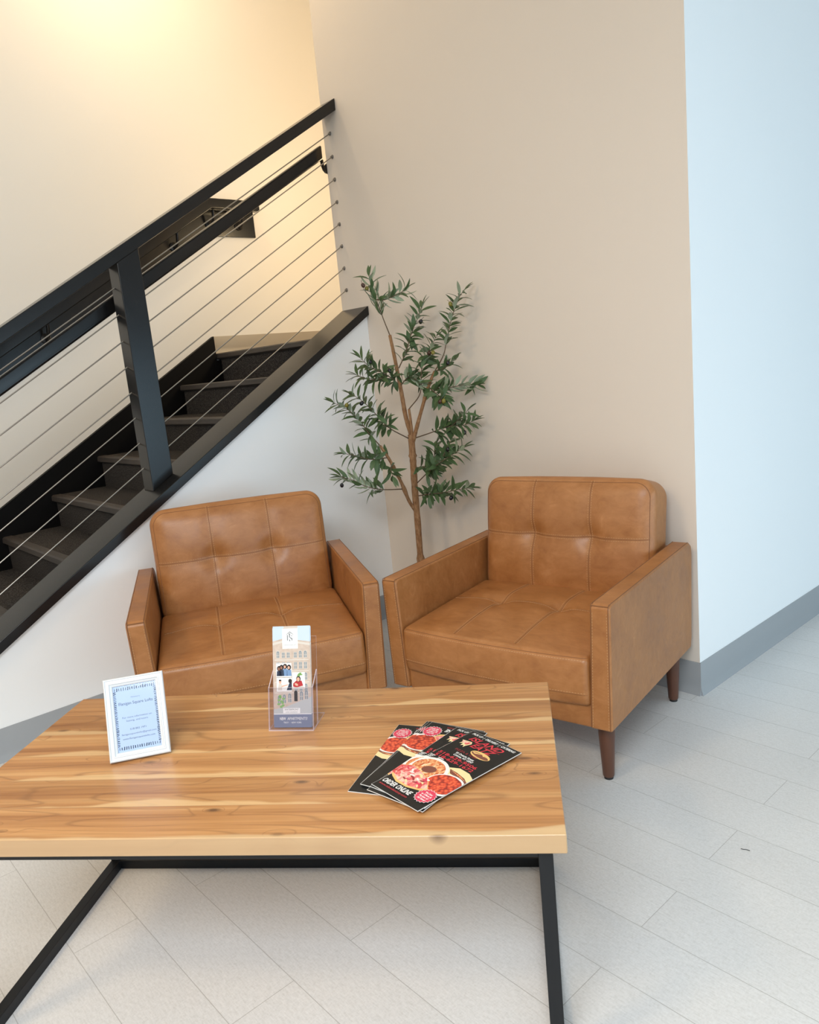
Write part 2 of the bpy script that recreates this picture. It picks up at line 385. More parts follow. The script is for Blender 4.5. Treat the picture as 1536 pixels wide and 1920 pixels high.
# knee wall that carries the stair guard (its top follows the stair)
AX = -.028
def cap_z(y): return 1.507 + SL * y
b = MB(); y1 = -1.507 / SL + .02
b.prism([(y1, 0.0), (0, 0), (0, cap_z(0)), (y1, cap_z(y1))], 0, -.200, AX)
structure(b.build('wall_left', M['wall_white'], smooth=False), 'white sloping knee wall under the black stair guard', 'wall')
b = MB(); b.prism([(-.214, 0), (WB, 0), (WB - .15, .15), (-.214, .15)], 2, 0, CEIL); structure(b.build('wall_back', M['wall_tan'], smooth=False), 'beige wall behind the right armchair and olive tree', 'wall')
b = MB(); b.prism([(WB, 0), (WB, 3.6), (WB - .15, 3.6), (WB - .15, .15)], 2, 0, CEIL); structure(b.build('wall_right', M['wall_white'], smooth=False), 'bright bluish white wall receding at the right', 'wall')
b = MB(); b.box((WL - .12, -5.6, 0), (WL, 2.2, CEIL)); structure(b.build('wall_stairwell', M['wall'], smooth=False), 'warm yellow-lit wall of the stairwell', 'wall')
b = MB(); b.box((WL, 1.6, 0), (-.214, 1.72, CEIL)); structure(b.build('wall_landing', M['wall'], smooth=False), 'end wall of the stair landing', 'wall')
b = MB(); b.box((6.45, -5.6, 2.35), (6.6, 3.6, CEIL)); structure(b.build('wall_window', M['wall'], smooth=False), 'unseen wall band added on the window side to cut daylight on the upper walls', 'wall')  # added header out of view, holds daylight off the upper walls
b = MB(); b.box((WL, -5.75, 2.45), (6.6, -5.6, CEIL)); structure(b.build('wall_front', M['wall'], smooth=False), 'unseen wall band added on the entrance side to cut daylight on the upper walls', 'wall')  # second added header, shades the wall tops from the front opening
b = MB(); b.box((WL, -.12, 1.30), (-.214, 1.6, 1.424)); structure(b.build('floor_landing', M['carpet'], smooth=False), 'carpeted stair landing at the top of the steps', 'floor')

def cove(name, p0, p1, nrm, h, mat, label, z0=0.0):
    """vinyl cove base: thin strip with a flared toe, run from p0 to p1 along a wall; nrm points into the room"""
    b = MB(); n = Vector((*nrm, 0)); prof = [(0, 0), (.013, 0), (.011, .006), (.006, .022), (.0045, .034), (.0045, h - .004), (.003, h), (0, h)]
    rows = [[Vector((*p, z0)) + n * a + Vector((0, 0, z)) for a, z in prof] for p in (p0, p1)]
    k = len(prof)
    for i in range(k): b.poly([rows[0][i], rows[0][(i + 1) % k], rows[1][(i + 1) % k], rows[1][i]])
    b.poly(rows[0][::-1]); b.poly(rows[1])
    return structure(b.build(name, mat, weld=True, angle=25), label, 'baseboard')
cove('baseboard_left', (AX, -2.46), (AX, -.002), (1, 0), .122, M['vinyl'], 'grey vinyl baseboard at the foot of the white knee wall')
cove('baseboard_back', (AX + .013, 0), (WB + .004, 0), (0, -1), .122, M['vinyl'], 'grey vinyl baseboard behind the right armchair')
cove('baseboard_right', (WB, -.004), (WB, 3.6), (1, 0), .122, M['vinyl'], 'grey vinyl baseboard along the bright right wall')
cove('baseboard_landing', (WL, -.152), (WL, 1.6), (1, 0), .100, M['vinyl_tan'], 'vinyl baseboard at the stair landing, coloured as if in warm light', 1.425)

# ------------------------------------------------------------------ stairs
st = empty('staircase', (-.75, -1.3, 0), 0, 'dark carpeted staircase with rubber nosings climbing behind the black guard', 'stairs')
OX, OY = -.75, -1.3
RUN, RISE, NY, NZ = .2652, .1646, -.146, 1.424
for k in range(0, 9):
    y = NY - RUN * k - OY; z = NZ - RISE * k; lo = max(z - RISE, 0)
    xl = WL + .0015 - OX if k == 0 else -1.272 - OX
    b = MB(); b.box((xl, y + .022, lo), (-.216 - OX, y + .034, z - .010)); b.build('riser', M['carpet'], st, smooth=False)
    if k:
        b = MB(); b.box((-1.272 - OX, y + .045, z - .012), (-.216 - OX, y + RUN + .022, z)); b.build('tread', M['carpet'], st, smooth=False)
    b = MB(); b.prism([(y, z - .026), (y + .012, z - .034), (y + .022, z - .034), (y + .046, z - .012), (y + .046, z + .002), (y + .010, z + .002), (y + .002, z - .004)], 0, xl, -.216 - OX)
    b.build('nosing', M['rubber'], st, angle=20)
b = MB(); ya, yb = -.154 - OY, -2.60 - OY
zs = lambda y: 1.524 + .602 * (y - ya)
b.prism([(yb, 0), (-1.55 - OY, 0.05), (ya, zs(ya) - .50), (ya, zs(ya)), (yb, zs(yb))], 0, WL - OX + .001, WL - OX + .030)
b.box((WL - OX + .001, ya - .01, .95), (WL - OX + .029, -.125 - OY, 1.385))
tag(b.build('stringer', M['stringer'], st, smooth=False), 'black painted skirt board along the wall')

# ------------------------------------------------------------------ stair guard: cap board, top rail, post, cables
gd = empty('stair_guard', (-.11, -1.2, 0), 0, 'black wooden stair guard with steel cables on the sloping knee wall', 'railing')
GX, GY = -.11, -1.2
YE = -2.45
def slopebox(b, x0, x1, y0, y1, ztop0, thick):   # ztop0: top z at y = 0
    b.hexa([(x0 - GX, y0 - GY, ztop0 + SL * y0 - thick), (x1 - GX, y0 - GY, ztop0 + SL * y0 - thick), (x1 - GX, y1 - GY, ztop0 + SL * y1 - thick), (x0 - GX, y1 - GY, ztop0 + SL * y1 - thick),
            (x0 - GX, y0 - GY, ztop0 + SL * y0), (x1 - GX, y0 - GY, ztop0 + SL * y0), (x1 - GX, y1 - GY, ztop0 + SL * y1), (x0 - GX, y1 - GY, ztop0 + SL * y1)])
b = MB(); slopebox(b, -.214, -.008, YE, -.001, 1.549, .042); b.build('cap_board', M['black'], gd, bevel=.003, seg=2)
b = MB(); slopebox(b, -.206, -.100, YE, -.001, 2.497, .052); b.build('top_rail', M['black'], gd, bevel=.003, seg=2)
for y0 in (-1.153, -2.30):
    y1 = y0 + .095; x0, x1 = -.190, -.100
    zb = lambda y: 1.5485 + SL * y
    zt = lambda y: 2.4455 + SL * y
    b = MB(); P = [(x0, y0), (x1, y0), (x1, y1), (x0, y1)]
    b.hexa([(x - GX, y - GY, zb(y)) for x, y in P] + [(x - GX, y - GY, zt(y)) for x, y in P])
    b.build('post', M['black'], gd, bevel=.003, seg=2)
for z0 in (2.358, 2.255, 2.153, 2.051, 1.949, 1.847, 1.744, 1.641):
    b = MB(); b.tube([(-.163 - GX, -.002 - GY, z0), (-.163 - GX, YE - GY, z0 + SL * YE)], .0026, 8)
    cb = b.build('cable', M['steel'], gd)
    b = MB(); b.tube([(-.163 - GX, -.0005 - GY, z0), (-.163 - GX, -.003 - GY, z0), (-.163 - GX, -.0032 - GY, z0), (-.163 - GX, -.009 - GY, z0 - .002)], [.0100, .0092, .0058, .0050], 14)
    b.build('cable_fitting', M['fitting'], cb)

# handrail on the stair side of the guard
hr = empty('handrail', (-.27, -1.2, 0), 0, 'black wooden handrail bracketed to the stair side of the guard post', 'handrail')
HX, HY = -.27, -1.2
b = MB(); ht = 2.327
y0, y1 = YE, .012
b.hexa([(x - HX, y - HY, ht + SL * y - .066) for x, y in ((-.290, y0), (-.25, y0), (-.25, y1), (-.290, y1))] + [(x - HX, y - HY, ht + SL * y) for x, y in ((-.290, y0), (-.25, y0), (-.25, y1), (-.290, y1))])
b.build('rail', M['black'], hr, bevel=.010, seg=3)
def gooseneck(parent, base, out, up, mat=M['bracket']):
    """wall rosette, curved arm and saddle; base on the wall, out = horizontal direction, up = rise to the rail"""
    b = MB(); B = Vector(base); o = Vector(out).normalized()
    b.tube([B, B + o * .006, B + o * .010], [.026, .026, .018], 16)
    pts = [B + o * .008]
    L = Vector(out).length
    for t in (0, .25, .5, .75, 1): a = t * PI / 2; pts.append(B + o * (.012 + (L - .012) * math.sin(a)) + Vector((0, 0, -.012 + (up + .012) * (1 - math.cos(a)))))
    b.tube(pts, .0085, 10)
    return b.build('bracket', mat, parent)
for y in (-1.105, -2.25):
    gooseneck(hr, (-.1905 - HX, y - HY, ht + SL * y - .125), (-.08, 0, 0), .062)
gooseneck(hr, (-.2145 - HX, .012 - HY, ht - .112), (-.052, 0, 0), .052)

# handrail on the stairwell wall with its backing board
wr = empty('wall_handrail', (-1.28, -.9, 0), 0, 'dark brown handrail with backing board on the yellow stairwell wall', 'handrail')
RX, RY = -1.28, -.9
k0 = -.049; s2 = .605
def zl(y, zk, yk): return zk + (s2 * (y - yk) if y < yk else 0)
b = MB(); ya = -2.6
b.prism([(ya - RY, 2.093 + s2 * (ya - k0)), (k0 - RY, 2.093), (.227 - RY, 2.093), (.227 - RY, 2.285), (k0 - .05 - RY, 2.285), (ya - RY, 2.285 + s2 * (ya - k0 + .05))], 0, WL + .0005 - RX, WL + .018 - RX)
b.build('backing_board', M['black'], wr, bevel=.002, seg=1)
b = MB(); yk = -.100; zt_ = 2.284; h_ = .056
top = [(ya, zt_ + s2 * (ya - yk)), (yk, zt_), (.222, zt_)]; bot = [(.222, zt_ - h_), (yk + .008, zt_ - h_), (ya, zt_ - h_ * 1.15 + s2 * (ya - yk))]
b.prism([(y - RY, z) for y, z in (bot[2], bot[1], bot[0], top[2], top[1], top[0])], 0, -1.246 - RX, -1.192 - RX)
b.build('rail', M['black'], wr, bevel=.006, seg=2)
for y in (-1.92, -1.089, -.316, -.075, .115):
    zr = zl(y, zt_, yk) - h_
    gooseneck(wr, (WL + .0185 - RX, y - RY, zr - .072), (.062, 0, 0), .070)
# ------------------------------------------------------------------ armchairs
def rbox(lo, hi, r, n):
    """rounded box as a welded grid; r = corner radii (x, y, z); n = divisions (x, y, z)"""
    c = [(a + b_) / 2 for a, b_ in zip(lo, hi)]; h = [(b_ - a) / 2 for a, b_ in zip(lo, hi)]
    V = {}; F = []
    def coord(k, i):
        t = -1 + 2 * i / n[k]
        # denser near the edges so that the rounding is smooth
        return h[k] * math.sin(t * PI / 2) * .55 + h[k] * t * .45
    idx = {}; vs = []
    def vert(i, j, k):
        key = (i, j, k)
        if key not in idx:
            p = [coord(0, i), coord(1, j), coord(2, k)]
            q = [max(-(h[a] - r[a]), min(h[a] - r[a], p[a])) for a in range(3)]
            d = [(p[a] - q[a]) / r[a] for a in range(3)]; L = math.sqrt(sum(x * x for x in d))
            if L > 1e-9: p = [q[a] + d[a] / L * r[a] for a in range(3)]
            idx[key] = len(vs); vs.append(Vector([c[a] + p[a] for a in range(3)]))
        return idx[key]
    nx, ny, nz = n
    for i in range(nx):
        for j in range(ny):
            F.append((vert(i, j, nz), vert(i + 1, j, nz), vert(i + 1, j + 1, nz), vert(i, j + 1, nz)))
            F.append((vert(i, j, 0), vert(i, j + 1, 0), vert(i + 1, j + 1, 0), vert(i + 1, j, 0)))
    for i in range(nx):
        for k in range(nz):
            F.append((vert(i, 0, k), vert(i + 1, 0, k), vert(i + 1, 0, k + 1), vert(i, 0, k + 1)))
            F.append((vert(i, ny, k), vert(i, ny, k + 1), vert(i + 1, ny, k + 1), vert(i + 1, ny, k)))
    for j in range(ny):
        for k in range(nz):
            F.append((vert(0, j, k), vert(0, j, k + 1), vert(0, j + 1, k + 1), vert(0, j + 1, k)))
            F.append((vert(nx, j, k), vert(nx, j + 1, k), vert(nx, j + 1, k + 1), vert(nx, j, k + 1)))
    return vs, F
def mesh_obj(name, vs, F, mat, parent, angle=60):
    b = MB(); b.v = [tuple(v) for v in vs]; b.f = F; b.m = [0] * len(F)
    return b.build(name, mat, parent, angle=angle)
def g(d, w): return math.exp(-(d / w) ** 2)
SX = .110                                       # vertical seams at +-SX
def dashes(b, path, off=0.0007, step=.0085, ln=.0052, w=.0006):
    """stitches along a dense path of (point, normal)"""
    acc = 0; nxt = .004
    for i in range(len(path) - 1):
        (p, n), (q, n2) = path[i], path[i + 1]; d = (q - p).length
        while acc + d > nxt:
            t = (nxt - acc) / d; c = p.lerp(q, t); dr = (q - p).normalized(); s = n.cross(dr).normalized()
            c = c + n * off; u = dr * ln / 2; e = s * w; up = n * .0006
            b.hexa([c - u - e - up, c + u - e - up, c + u + e - up, c - u + e - up, c - u - e + up, c + u - e + up, c + u + e + up, c - u + e + up])
            nxt += step
        acc += d
def seamline(b, path, r=.0011): b.tube([p for p, n in path], r, 6)

def make_chair():
    t = empty('armchair')
    Lm = M['leather']
    # arms -------------------------------------------------------------
    for sd in (-1, 1):
        b = MB()
        def AP(u_, y, z):    # arm leans slightly outward towards the top
            k = (z - .19) / .38
            return (sd * (u_ + (.009 * k if u_ > .36 else .016 * k)), y, z)
        ui, uo = .325, .392
        pr = [(.0, .19), (.705, .19), (.712, .23), (.712, .535), (.704, .562), (.682, .577), (.012, .566), (.0, .556)]
        i0 = len(b.v); n = len(pr)
        for u_ in (ui, uo):
            for (y, z) in pr: b.v.append(AP(u_, y, z))
        b.f.append(tuple(range(n))); b.m.append(0); b.f.append(tuple(range(n, 2 * n))[::-1]); b.m.append(0)
        for k in range(n): b.f.append((k, n + k, n + (k + 1) % n, (k + 1) % n)); b.m.append(0)
        arm = b.build('armrest', Lm, t, bevel=.0085, seg=4, angle=50)
        sb = MB(); tb = MB()
        for u_, e in ((ui + .005, -1), (uo - .005, 1)):
            path = []
            for i in range(60): z = .195 + .36 * i / 59; path.append((Vector(AP(u_, -.0002, z)), Vector((0, -1, 0))))
            for i in range(60): y = .004 + .675 * i / 59; path.append((Vector(AP(u_, y, .5655 + .0112 * (y / .68))), Vector((0, 0, 1))))
            seamline(sb, path)
            ins = [(p + Vector((-sd * e * .0045, 0, 0)), n) for p, n in path[:58]]
            dashes(tb, ins)
        # cross seam where the front panel meets the top strip
        seamline(sb, [(Vector(AP(ui + .005 + (uo - ui - .010) * i / 8, .0015, .5615)), Vector((0, -1, 1))) for i in range(9)])
        sb.build('seam', M['seam'], arm); tag(tb.build('stitching', M['thread'], arm, smooth=False), kind='stuff')
    # base --------------------------------------------------------------
    b = MB(); b.box((-.330, .012, .185), (.330, .690, .262)); b.build('seat_base', Lm, t, bevel=.008, seg=3)
    b = MB(); b.box((-.330, .60, .262), (.330, .700, .56)); b.build('back_frame', Lm, t, bevel=.012, seg=3)
    # seat cushion ---------------------------------------------------------
    lo, hi = (-.3305, -.004, .252), (.3305, .530, .405)
    SO = -.016       # the seat seams sit a little to one side
    vs, F = rbox(lo, hi, (.018, .020, .016), (64, 48, 14))
    YS = .305
    def seat_top(x, y):
        cx = 1 - (abs(x) / .33) ** 2.4; cy = 1 - (abs(y - .27) / .275) ** 2.6
        h = .023 * max(cx, 0) * max(cy, 0) + .018 * (y / .53)
        dx = min(abs(abs(x - SO) - SX), 1); dy = abs(y - YS)
        fy = 1 / (1 + math.exp((.02 - y) / .012))
        h -= (.0045 * g(dx, .028) + .0028 * g(dx, .0035)) * fy * (.35 + .65 * g(y - YS, .16))
        h -= (.0040 * g(dy, .030) + .0022 * g(dy, .0035)) * (.25 + .75 * g(abs(x - SO) - SX, .10)) * (1 if abs(x) < .30 else .3)
        h -= .013 * math.exp(-((abs(x - SO) - SX) ** 2 + (y - YS) ** 2) / .040 ** 2)
        return h
    def bow(x, z): return -.018 * (1 - (abs(x) / .33) ** 2.2) - .006 * math.sin(PI * max(0, min(1, (z - .25) / .15)))
    for v in vs:
        x, y, z = v; f = max(0, min(1, (z - .27) / .12)); f = f * f * (3 - 2 * f)
        v.z += seat_top(x, y) * f
        w = max(0, min(1, (.14 - y) / .14)); v.y += bow(x, z) * w * w
        if y < .02:
            v.y += .0022 * g(z - .293, .0035) + .0022 * g(z - .4000, .003)
            if z < .293: v.y += .004 * (1 - g(z - .293, .012))
    seat = mesh_obj('seat_cushion', vs, F, Lm, t)
    # lookup from the real surface
    from mathutils.bvhtree import BVHTree
    bv = BVHTree.FromPolygons([tuple(v) for v in vs], F)
    def drop(x, y):
        h, n, _, _ = bv.ray_cast(Vector((x, y, 1)), Vector((0, 0, -1))); return (h, n)
    def front(x, z):
        h, n, _, _ = bv.ray_cast(Vector((x, -1, z)), Vector((0, 1, 0))); return (h, n)
    sb = MB(); tb = MB(); K = 90
    for sx in (SO - SX, SO + SX):
        p = [drop(sx, .006 + .50 * i / K) for i in range(K)]; seamline(sb, p, .0009)
        for o in (-.0055, .0055): dashes(tb, [drop(sx + o, .01 + .50 * i / K) for i in range(K)])
    p = [drop(-.315 + .63 * i / K, YS) for i in range(K + 1)]; seamline(sb, p, .0009)
    for o in (-.0055,): dashes(tb, [drop(-.315 + .63 * i / K, YS + o) for i in range(K + 1)])
    for z, st_, o in ((.4000, 1, -.0055), (.293, 0, .0055)):
        p = [front(-.324 + .648 * i / K, z) for i in range(K + 1)]; seamline(sb, p, .0009)
        dashes(tb, [front(-.322 + .644 * i / K, z + o) for i in range(K + 1)])
    sb.build('seam', M['seam'], seat); tag(tb.build('stitching', M['thread'], seat, smooth=False), kind='stuff')
    # back cushion -----------------------------------------------------------
    lo, hi = (-.3265, .520, .375), (.3265, .672, .810)
    vs, F = rbox(lo, hi, (.058, .030, .058), (64, 16, 52))
    ZS = .611
    def back_in(x, z):
        cx = 1 - (abs(x) / .327) ** 2.6; cz = 1 - (abs(z - .59) / .215) ** 2.8
        d = .032 * max(cx, 0) ** .8 * max(cz, 0) ** .8
        dx = abs(abs(x) - SX); dz = abs(z - ZS)
        d -= (.0060 * g(dx, .030) + .0030 * g(dx, .0035)) * (.45 + .55 * g(z - ZS, .12))
        d -= (.0050 * g(dz, .030) + .0028 * g(dz, .0035)) * (.45 + .55 * g(abs(x) - SX, .12))
        d -= .017 * math.exp(-((abs(x) - SX) ** 2 + (z - ZS) ** 2) / .042 ** 2)
        return d
    for v in vs:
        x, y, z = v
        f = max(0, min(1, (.60 - y) / .06)); f = f * f * (3 - 2 * f)
        v.y -= back_in(x, z) * f
        v.y += .144 * (z - .42)
        v.z -= .26 * max(0, y - .535) * max(0, min(1, (z - .62) / .14))
        v.z += .006 * (1 - (x / .33) ** 2) * max(0, min(1, (z - .70) / .1))
    back = mesh_obj('back_cushion', vs, F, Lm, t)
    bv = BVHTree.FromPolygons([tuple(v) for v in vs], F)
    def hit(x, z):
        h, n, _, _ = bv.ray_cast(Vector((x, -1, z)), Vector((0, 1, 0))); return (h, n)
    sb = MB(); tb = MB()
    for sx in (-SX, SX):
        seamline(sb, [hit(sx, .40 + .402 * i / K) for i in range(K + 1)], .0009)
        for o in (-.0055, .0055): dashes(tb, [hit(sx + o, .40 + .400 * i / K) for i in range(K + 1)])
    seamline(sb, [hit(-.312 + .624 * i / K, ZS) for i in range(K + 1)], .0009)
    for o in (-.0055, .0055): dashes(tb, [hit(-.312 + .624 * i / K, ZS + o) for i in range(K + 1)])
    # panel outline seam on the rounded edge (right, top, left)
    out = []
    cx, cz, rr = .262, .748, .050
    for i in range(40): out.append((-cx - rr, .40 + (cz - .40) * i / 39))
    for i in range(1, 14): a = PI - PI / 2 * i / 13; out.append((-cx + rr * math.cos(a), cz + rr * math.sin(a)))
    for i in range(1, 60): out.append((-cx + 2 * cx * i / 59, cz + rr))
    for i in range(1, 14): a = PI / 2 - PI / 2 * i / 13; out.append((cx + rr * math.cos(a), cz + rr * math.sin(a)))
    for i in range(1, 40): out.append((cx + rr, cz + (.40 - cz) * i / 39))
    pts = [hit(x, z) for x, z in out]; pts = [p for p in pts if p[0] is not None]
    seamline(sb, pts, .0011)
    sb.build('seam', M['seam'], back); tag(tb.build('stitching', M['thread'], back, smooth=False), kind='stuff')
    # legs ----------------------------------------------------------------------
    for sx in (-1, 1):
        for y in (.077, .655):
            b = MB(); b.lathe([(.0155, .008), (.0170, .012), (.0265, .1895)], 28)
            o = b.build('leg', M['leg'], t); o.location = (sx * .340, y, 0)
            b = MB(); b.lathe([(.0135, 0), (.0135, .009)], 20); b.build('leg_glide', M['glide'], o)
    return t
chA = make_chair()
def set_chair(o, front_centre, deg, label):
    o.location = (front_centre[0], front_centre[1], 0); o.rotation_euler = (0, 0, math.radians(deg))
    tag(o, label, 'armchair', 'matching tan leather armchairs')
chB = copy_tree(chA)
set_chair(chA, (1.367, -.802), 10.9, 'tan leather armchair on walnut legs standing in front of the beige back wall')
set_chair(chB, (.812, -1.258), 63.8, 'tan leather armchair with its back to the white knee wall under the stairs')

# ------------------------------------------------------------------ coffee table
TZ = .472; TYAW = math.radians(40.73)
tb = empty('coffee_table', (1.532, -1.675, 0), TYAW, 'coffee table with acacia plank top on a black steel frame', 'table')
b = MB(); b.box((-.608, -.306, TZ - .036), (.608, .306, TZ))
b.build('tabletop', M['wood'], tb, bevel=.0025, seg=2)
q = .025
fx, fy = .584, .283
for sx in (-1, 1):
    for sy in (-1, 1):
        b = MB(); x = sx * (fx - q / 2); y = sy * (fy - q / 2)
        b.box((x - q / 2, y - q / 2, 0), (x + q / 2, y + q / 2, TZ - .0362)); b.build('leg', M['metal_black'], tb, bevel=.0012, seg=2)
for sy in (-1, 1):
    y = sy * (fy - q / 2)
    b = MB(); b.box((-fx + q, y - q / 2, TZ - .0362 - .022), (fx - q, y + q / 2, TZ - .0362)); b.build('top_rail', M['metal_black'], tb, bevel=.0012, seg=2)
for sx in (-1, 1):
    x = sx * (fx - q / 2)
    b = MB(); b.box((x - q / 2, -fy + q, TZ - .0362 - .022), (x + q / 2, fy - q, TZ - .0362)); b.build('top_rail', M['metal_black'], tb, bevel=.0012, seg=2)
    b = MB(); b.box((x - q / 2, -fy + q, 0), (x + q / 2, fy - q, q)); b.build('floor_rail', M['metal_black'], tb, bevel=.0012, seg=2)
b = MB(); y = fy - q / 2; b.box((-fx + q, y - q / 2, 0), (fx - q, y + q / 2, q)); b.build('floor_rail', M['metal_black'], tb, bevel=.0012, seg=2)
# steel strip with screw holes below the rear rail
b = MB(); b.box((-fx + q, fy - q - .003, TZ - .0362 - .050), (fx - q, fy - q, TZ - .0362 - .001)); b.build('mounting_strip', M['metal_black'], tb, smooth=False)
# ------------------------------------------------------------------ printed artwork helper
TXT = {}
def text2d(s, bold=0.0, shear=0.0):
    key = (s, bold, shear)
    if key not in TXT:
        cu = bpy.data.curves.new('lettering', 'FONT'); cu.body = s; cu.size = 1; cu.offset = bold; cu.shear = shear; cu.resolution_u = 3
        o = bpy.data.objects.new('lettering', cu); COL.objects.link(o)
        bpy.context.view_layer.update()
        dg = bpy.context.evaluated_depsgraph_get(); me = o.evaluated_get(dg).to_mesh()
        vs = [(v.co.x, v.co.y) for v in me.vertices]; fs = [tuple(p.vertices) for p in me.polygons]
        o.evaluated_get(dg).to_mesh_clear(); bpy.data.objects.remove(o); bpy.data.curves.remove(cu)
        xs = [v[0] for v in vs]; ys = [v[1] for v in vs]
        TXT[key] = (vs, fs, min(xs), max(xs), min(ys), max(ys))
    return TXT[key]
class Art:
    """flat print: polygons in sheet coordinates, each with a layer height"""
    def __init__(s): s.v = []; s.f = []; s.m = []; s.mats = []; s.z = 0.00006
    def mi(s, m):
        if m not in s.mats: s.mats.append(m)
        return s.mats.index(m)
    def up(s): s.z += .00003
    def poly(s, pts, m):
        i = len(s.v); s.v += [(x, y, s.z) for x, y in pts]; s.f.append(tuple(range(i, i + len(pts)))); s.m.append(s.mi(m))
    def rect(s, x0, y0, x1, y1, m): s.poly([(x0, y0), (x1, y0), (x1, y1), (x0, y1)], m)
    def ell(s, cx, cy, rx, ry, m, rot=0, n=28, a0=0, a1=2 * PI):
        c, d = math.cos(rot), math.sin(rot)
        s.poly([(cx + rx * math.cos(a0 + (a1 - a0) * k / n) * c - ry * math.sin(a0 + (a1 - a0) * k / n) * d, cy + rx * math.cos(a0 + (a1 - a0) * k / n) * d + ry * math.sin(a0 + (a1 - a0) * k / n) * c) for k in range(n if a1 - a0 > 6.28 else n + 1)], m)
    def star(s, cx, cy, r, r2, n, m):
        s.poly([(cx + (r if k % 2 else r2) * math.cos(PI * k / n), cy + (r if k % 2 else r2) * math.sin(PI * k / n)) for k in range(2 * n)], m)
    def text(s, t, cx, y, m, w=None, h=None, bold=0.0, shear=0.0, align='c', rot=0):
        """y = baseline; w = total width; h = cap height"""
        vs, fs, x0, x1, y0, y1 = text2d(t, bold, shear)
        cap = .70
        sy = (h / cap) if h else None; sx = (w / (x1 - x0)) if w else None
        if sx is None: sx = sy
        if sy is None: sy = sx
        ox = {'c': -(x0 + x1) / 2, 'l': -x0, 'r': -x1}[align]
        i = len(s.v); k = s.mi(m); c, d = math.cos(rot), math.sin(rot)
        for x, yy in vs:
            a, b_ = (x + ox) * sx, yy * sy
            s.v.append((cx + a * c - b_ * d, y + a * d + b_ * c, s.z))
        for f in fs: s.f.append(tuple(i + q for q in f)); s.m.append(k)
    def build(s, name, parent, fn=None):
        b = MB(); b.v = [fn(*p) if fn else p for p in s.v]; b.f = list(s.f); b.m = list(s.m)
        return b.build(name, [M[k] for k in s.mats], parent, smooth=False, fixn=False)

# ------------------------------------------------------------------ framed sign
def on_table(x, y): 
    c, s_ = math.cos(TYAW), math.sin(TYAW)
    return (1.532 + x * c - y * s_, -1.675 + x * s_ + y * c)
fw, fh = .127, .178
bx, by = -.346, -.036
pxy = on_table(bx, by); fyaw = TYAW + math.radians(20.9)
pf = empty('photo_frame', (pxy[0], pxy[1], TZ), fyaw, 'white picture frame with pale blue lettered sheet standing on the coffee table', 'picture frame')
tilt = math.radians(25)
# frame space: x right, y up the sheet, z towards the viewer; leaned back by the tilt
RM = Matrix.Rotation(PI / 2 - tilt, 4, 'X')
body = MB()
prof = [(0, .001), (0, .011), (.0015, .0128), (.0035, .0128), (.0045, .0108), (.0085, .0108), (.0095, .0125), (.0115, .0125), (.0130, .0098), (.0165, .0080), (.0180, .0060), (.0180, .001)]
for (a, b2) in (((0, 0), (fw, 0)), ((fw, 0), (fw, fh)), ((fw, fh), (0, fh)), ((0, fh), (0, 0))):
    A = Vector((*a, 0)); B = Vector((*b2, 0)); d = (B - A).normalized(); n = Vector((-d.y, d.x, 0))
    for i in range(len(prof)):
        (o0, z0), (o1, z1) = prof[i], prof[(i + 1) % len(prof)]
        body.poly([A + (n + d) * o0 + Vector((0, 0, z0)), B + (n - d) * o0 + Vector((0, 0, z0)), B + (n - d) * o1 + Vector((0, 0, z1)), A + (n + d) * o1 + Vector((0, 0, z1))])
body.v = [tuple(RM @ Vector(v)) for v in body.v]
body.build('moulding', M['frame_white'], pf, weld=True, angle=20)
bd = MB()   # beaded outer edge
for k in range(46):
    for yy in (.0025, fh - .0025): bd.ball((.003 + (fw - .006) * k / 45, yy, .0129), .0011, nu=6, nv=4)
for k in range(64):
    for xx in (.0025, fw - .0025): bd.ball((xx, .003 + (fh - .006) * k / 63, .0129), .0011, nu=6, nv=4)
bd.v = [tuple(RM @ Vector(v)) for v in bd.v]
bd.build('beading', M['frame_white'], pf)
sh = MB(); sh.box((.0165, .0165, .0022), (fw - .0165, fh - .0165, .0032)); sh.v = [tuple(RM @ Vector(v)) for v in sh.v]
sheet = sh.build('sheet', M['paper_blue'], pf, smooth=False)
ar = Art(); cxs = fw / 2
def fy_(t): return fh * (1 - t)
ar.text('Welcome to', cxs, fy_(.262), 'ink_soft', h=.0027)
ar.text('Flanigan Square Lofts', cxs, fy_(.340), 'ink', w=.072, h=.0064)
ar.text('For more information on', cxs, fy_(.503), 'ink_soft', w=.062, h=.0038)
ar.text('leasing, and tours:', cxs, fy_(.545), 'ink_soft', w=.046, h=.0038)
ar.text('518 802 1971', cxs, fy_(.650), 'ink', w=.034, h=.0038)
ar.text('flanigansquarelofts@gmail.com', cxs + .001, fy_(.705), 'ink_soft', w=.073, h=.0036)
ar.text('www.flanigansquarelofts.com', cxs, fy_(.758), 'ink', w=.068, h=.0036)
rr = random.Random(4)
for k in range(19):
    for y0, sg in ((fh - .0255, 1), (.0255, -1)):
        x = .0215 + (fw - .043) * k / 18; hh = .0052 + rr.random() * .0022; ww = .0007 + rr.random() * .0009; sl = (rr.random() - .5) * .0016
        ar.poly([(x - ww, y0 - hh / 2), (x + ww * .6, y0 - hh / 2), (x + ww + sl, y0 + hh / 2), (x - ww * .6 + sl, y0 + hh / 2)], 'ink')
for k in range(31):
    for x0 in (.0205, fw - .0205):
        y = .031 + (fh - .062) * k / 30; hh = .004 + rr.random() * .0022; ww = .0006 + rr.random() * .0008; sl = (rr.random() - .5) * .0016
        ar.poly([(x0 - hh / 2, y - ww), (x0 + hh / 2, y - ww * .6 + sl), (x0 + hh / 2, y + ww + sl), (x0 - hh / 2, y + ww * .6)], 'ink')
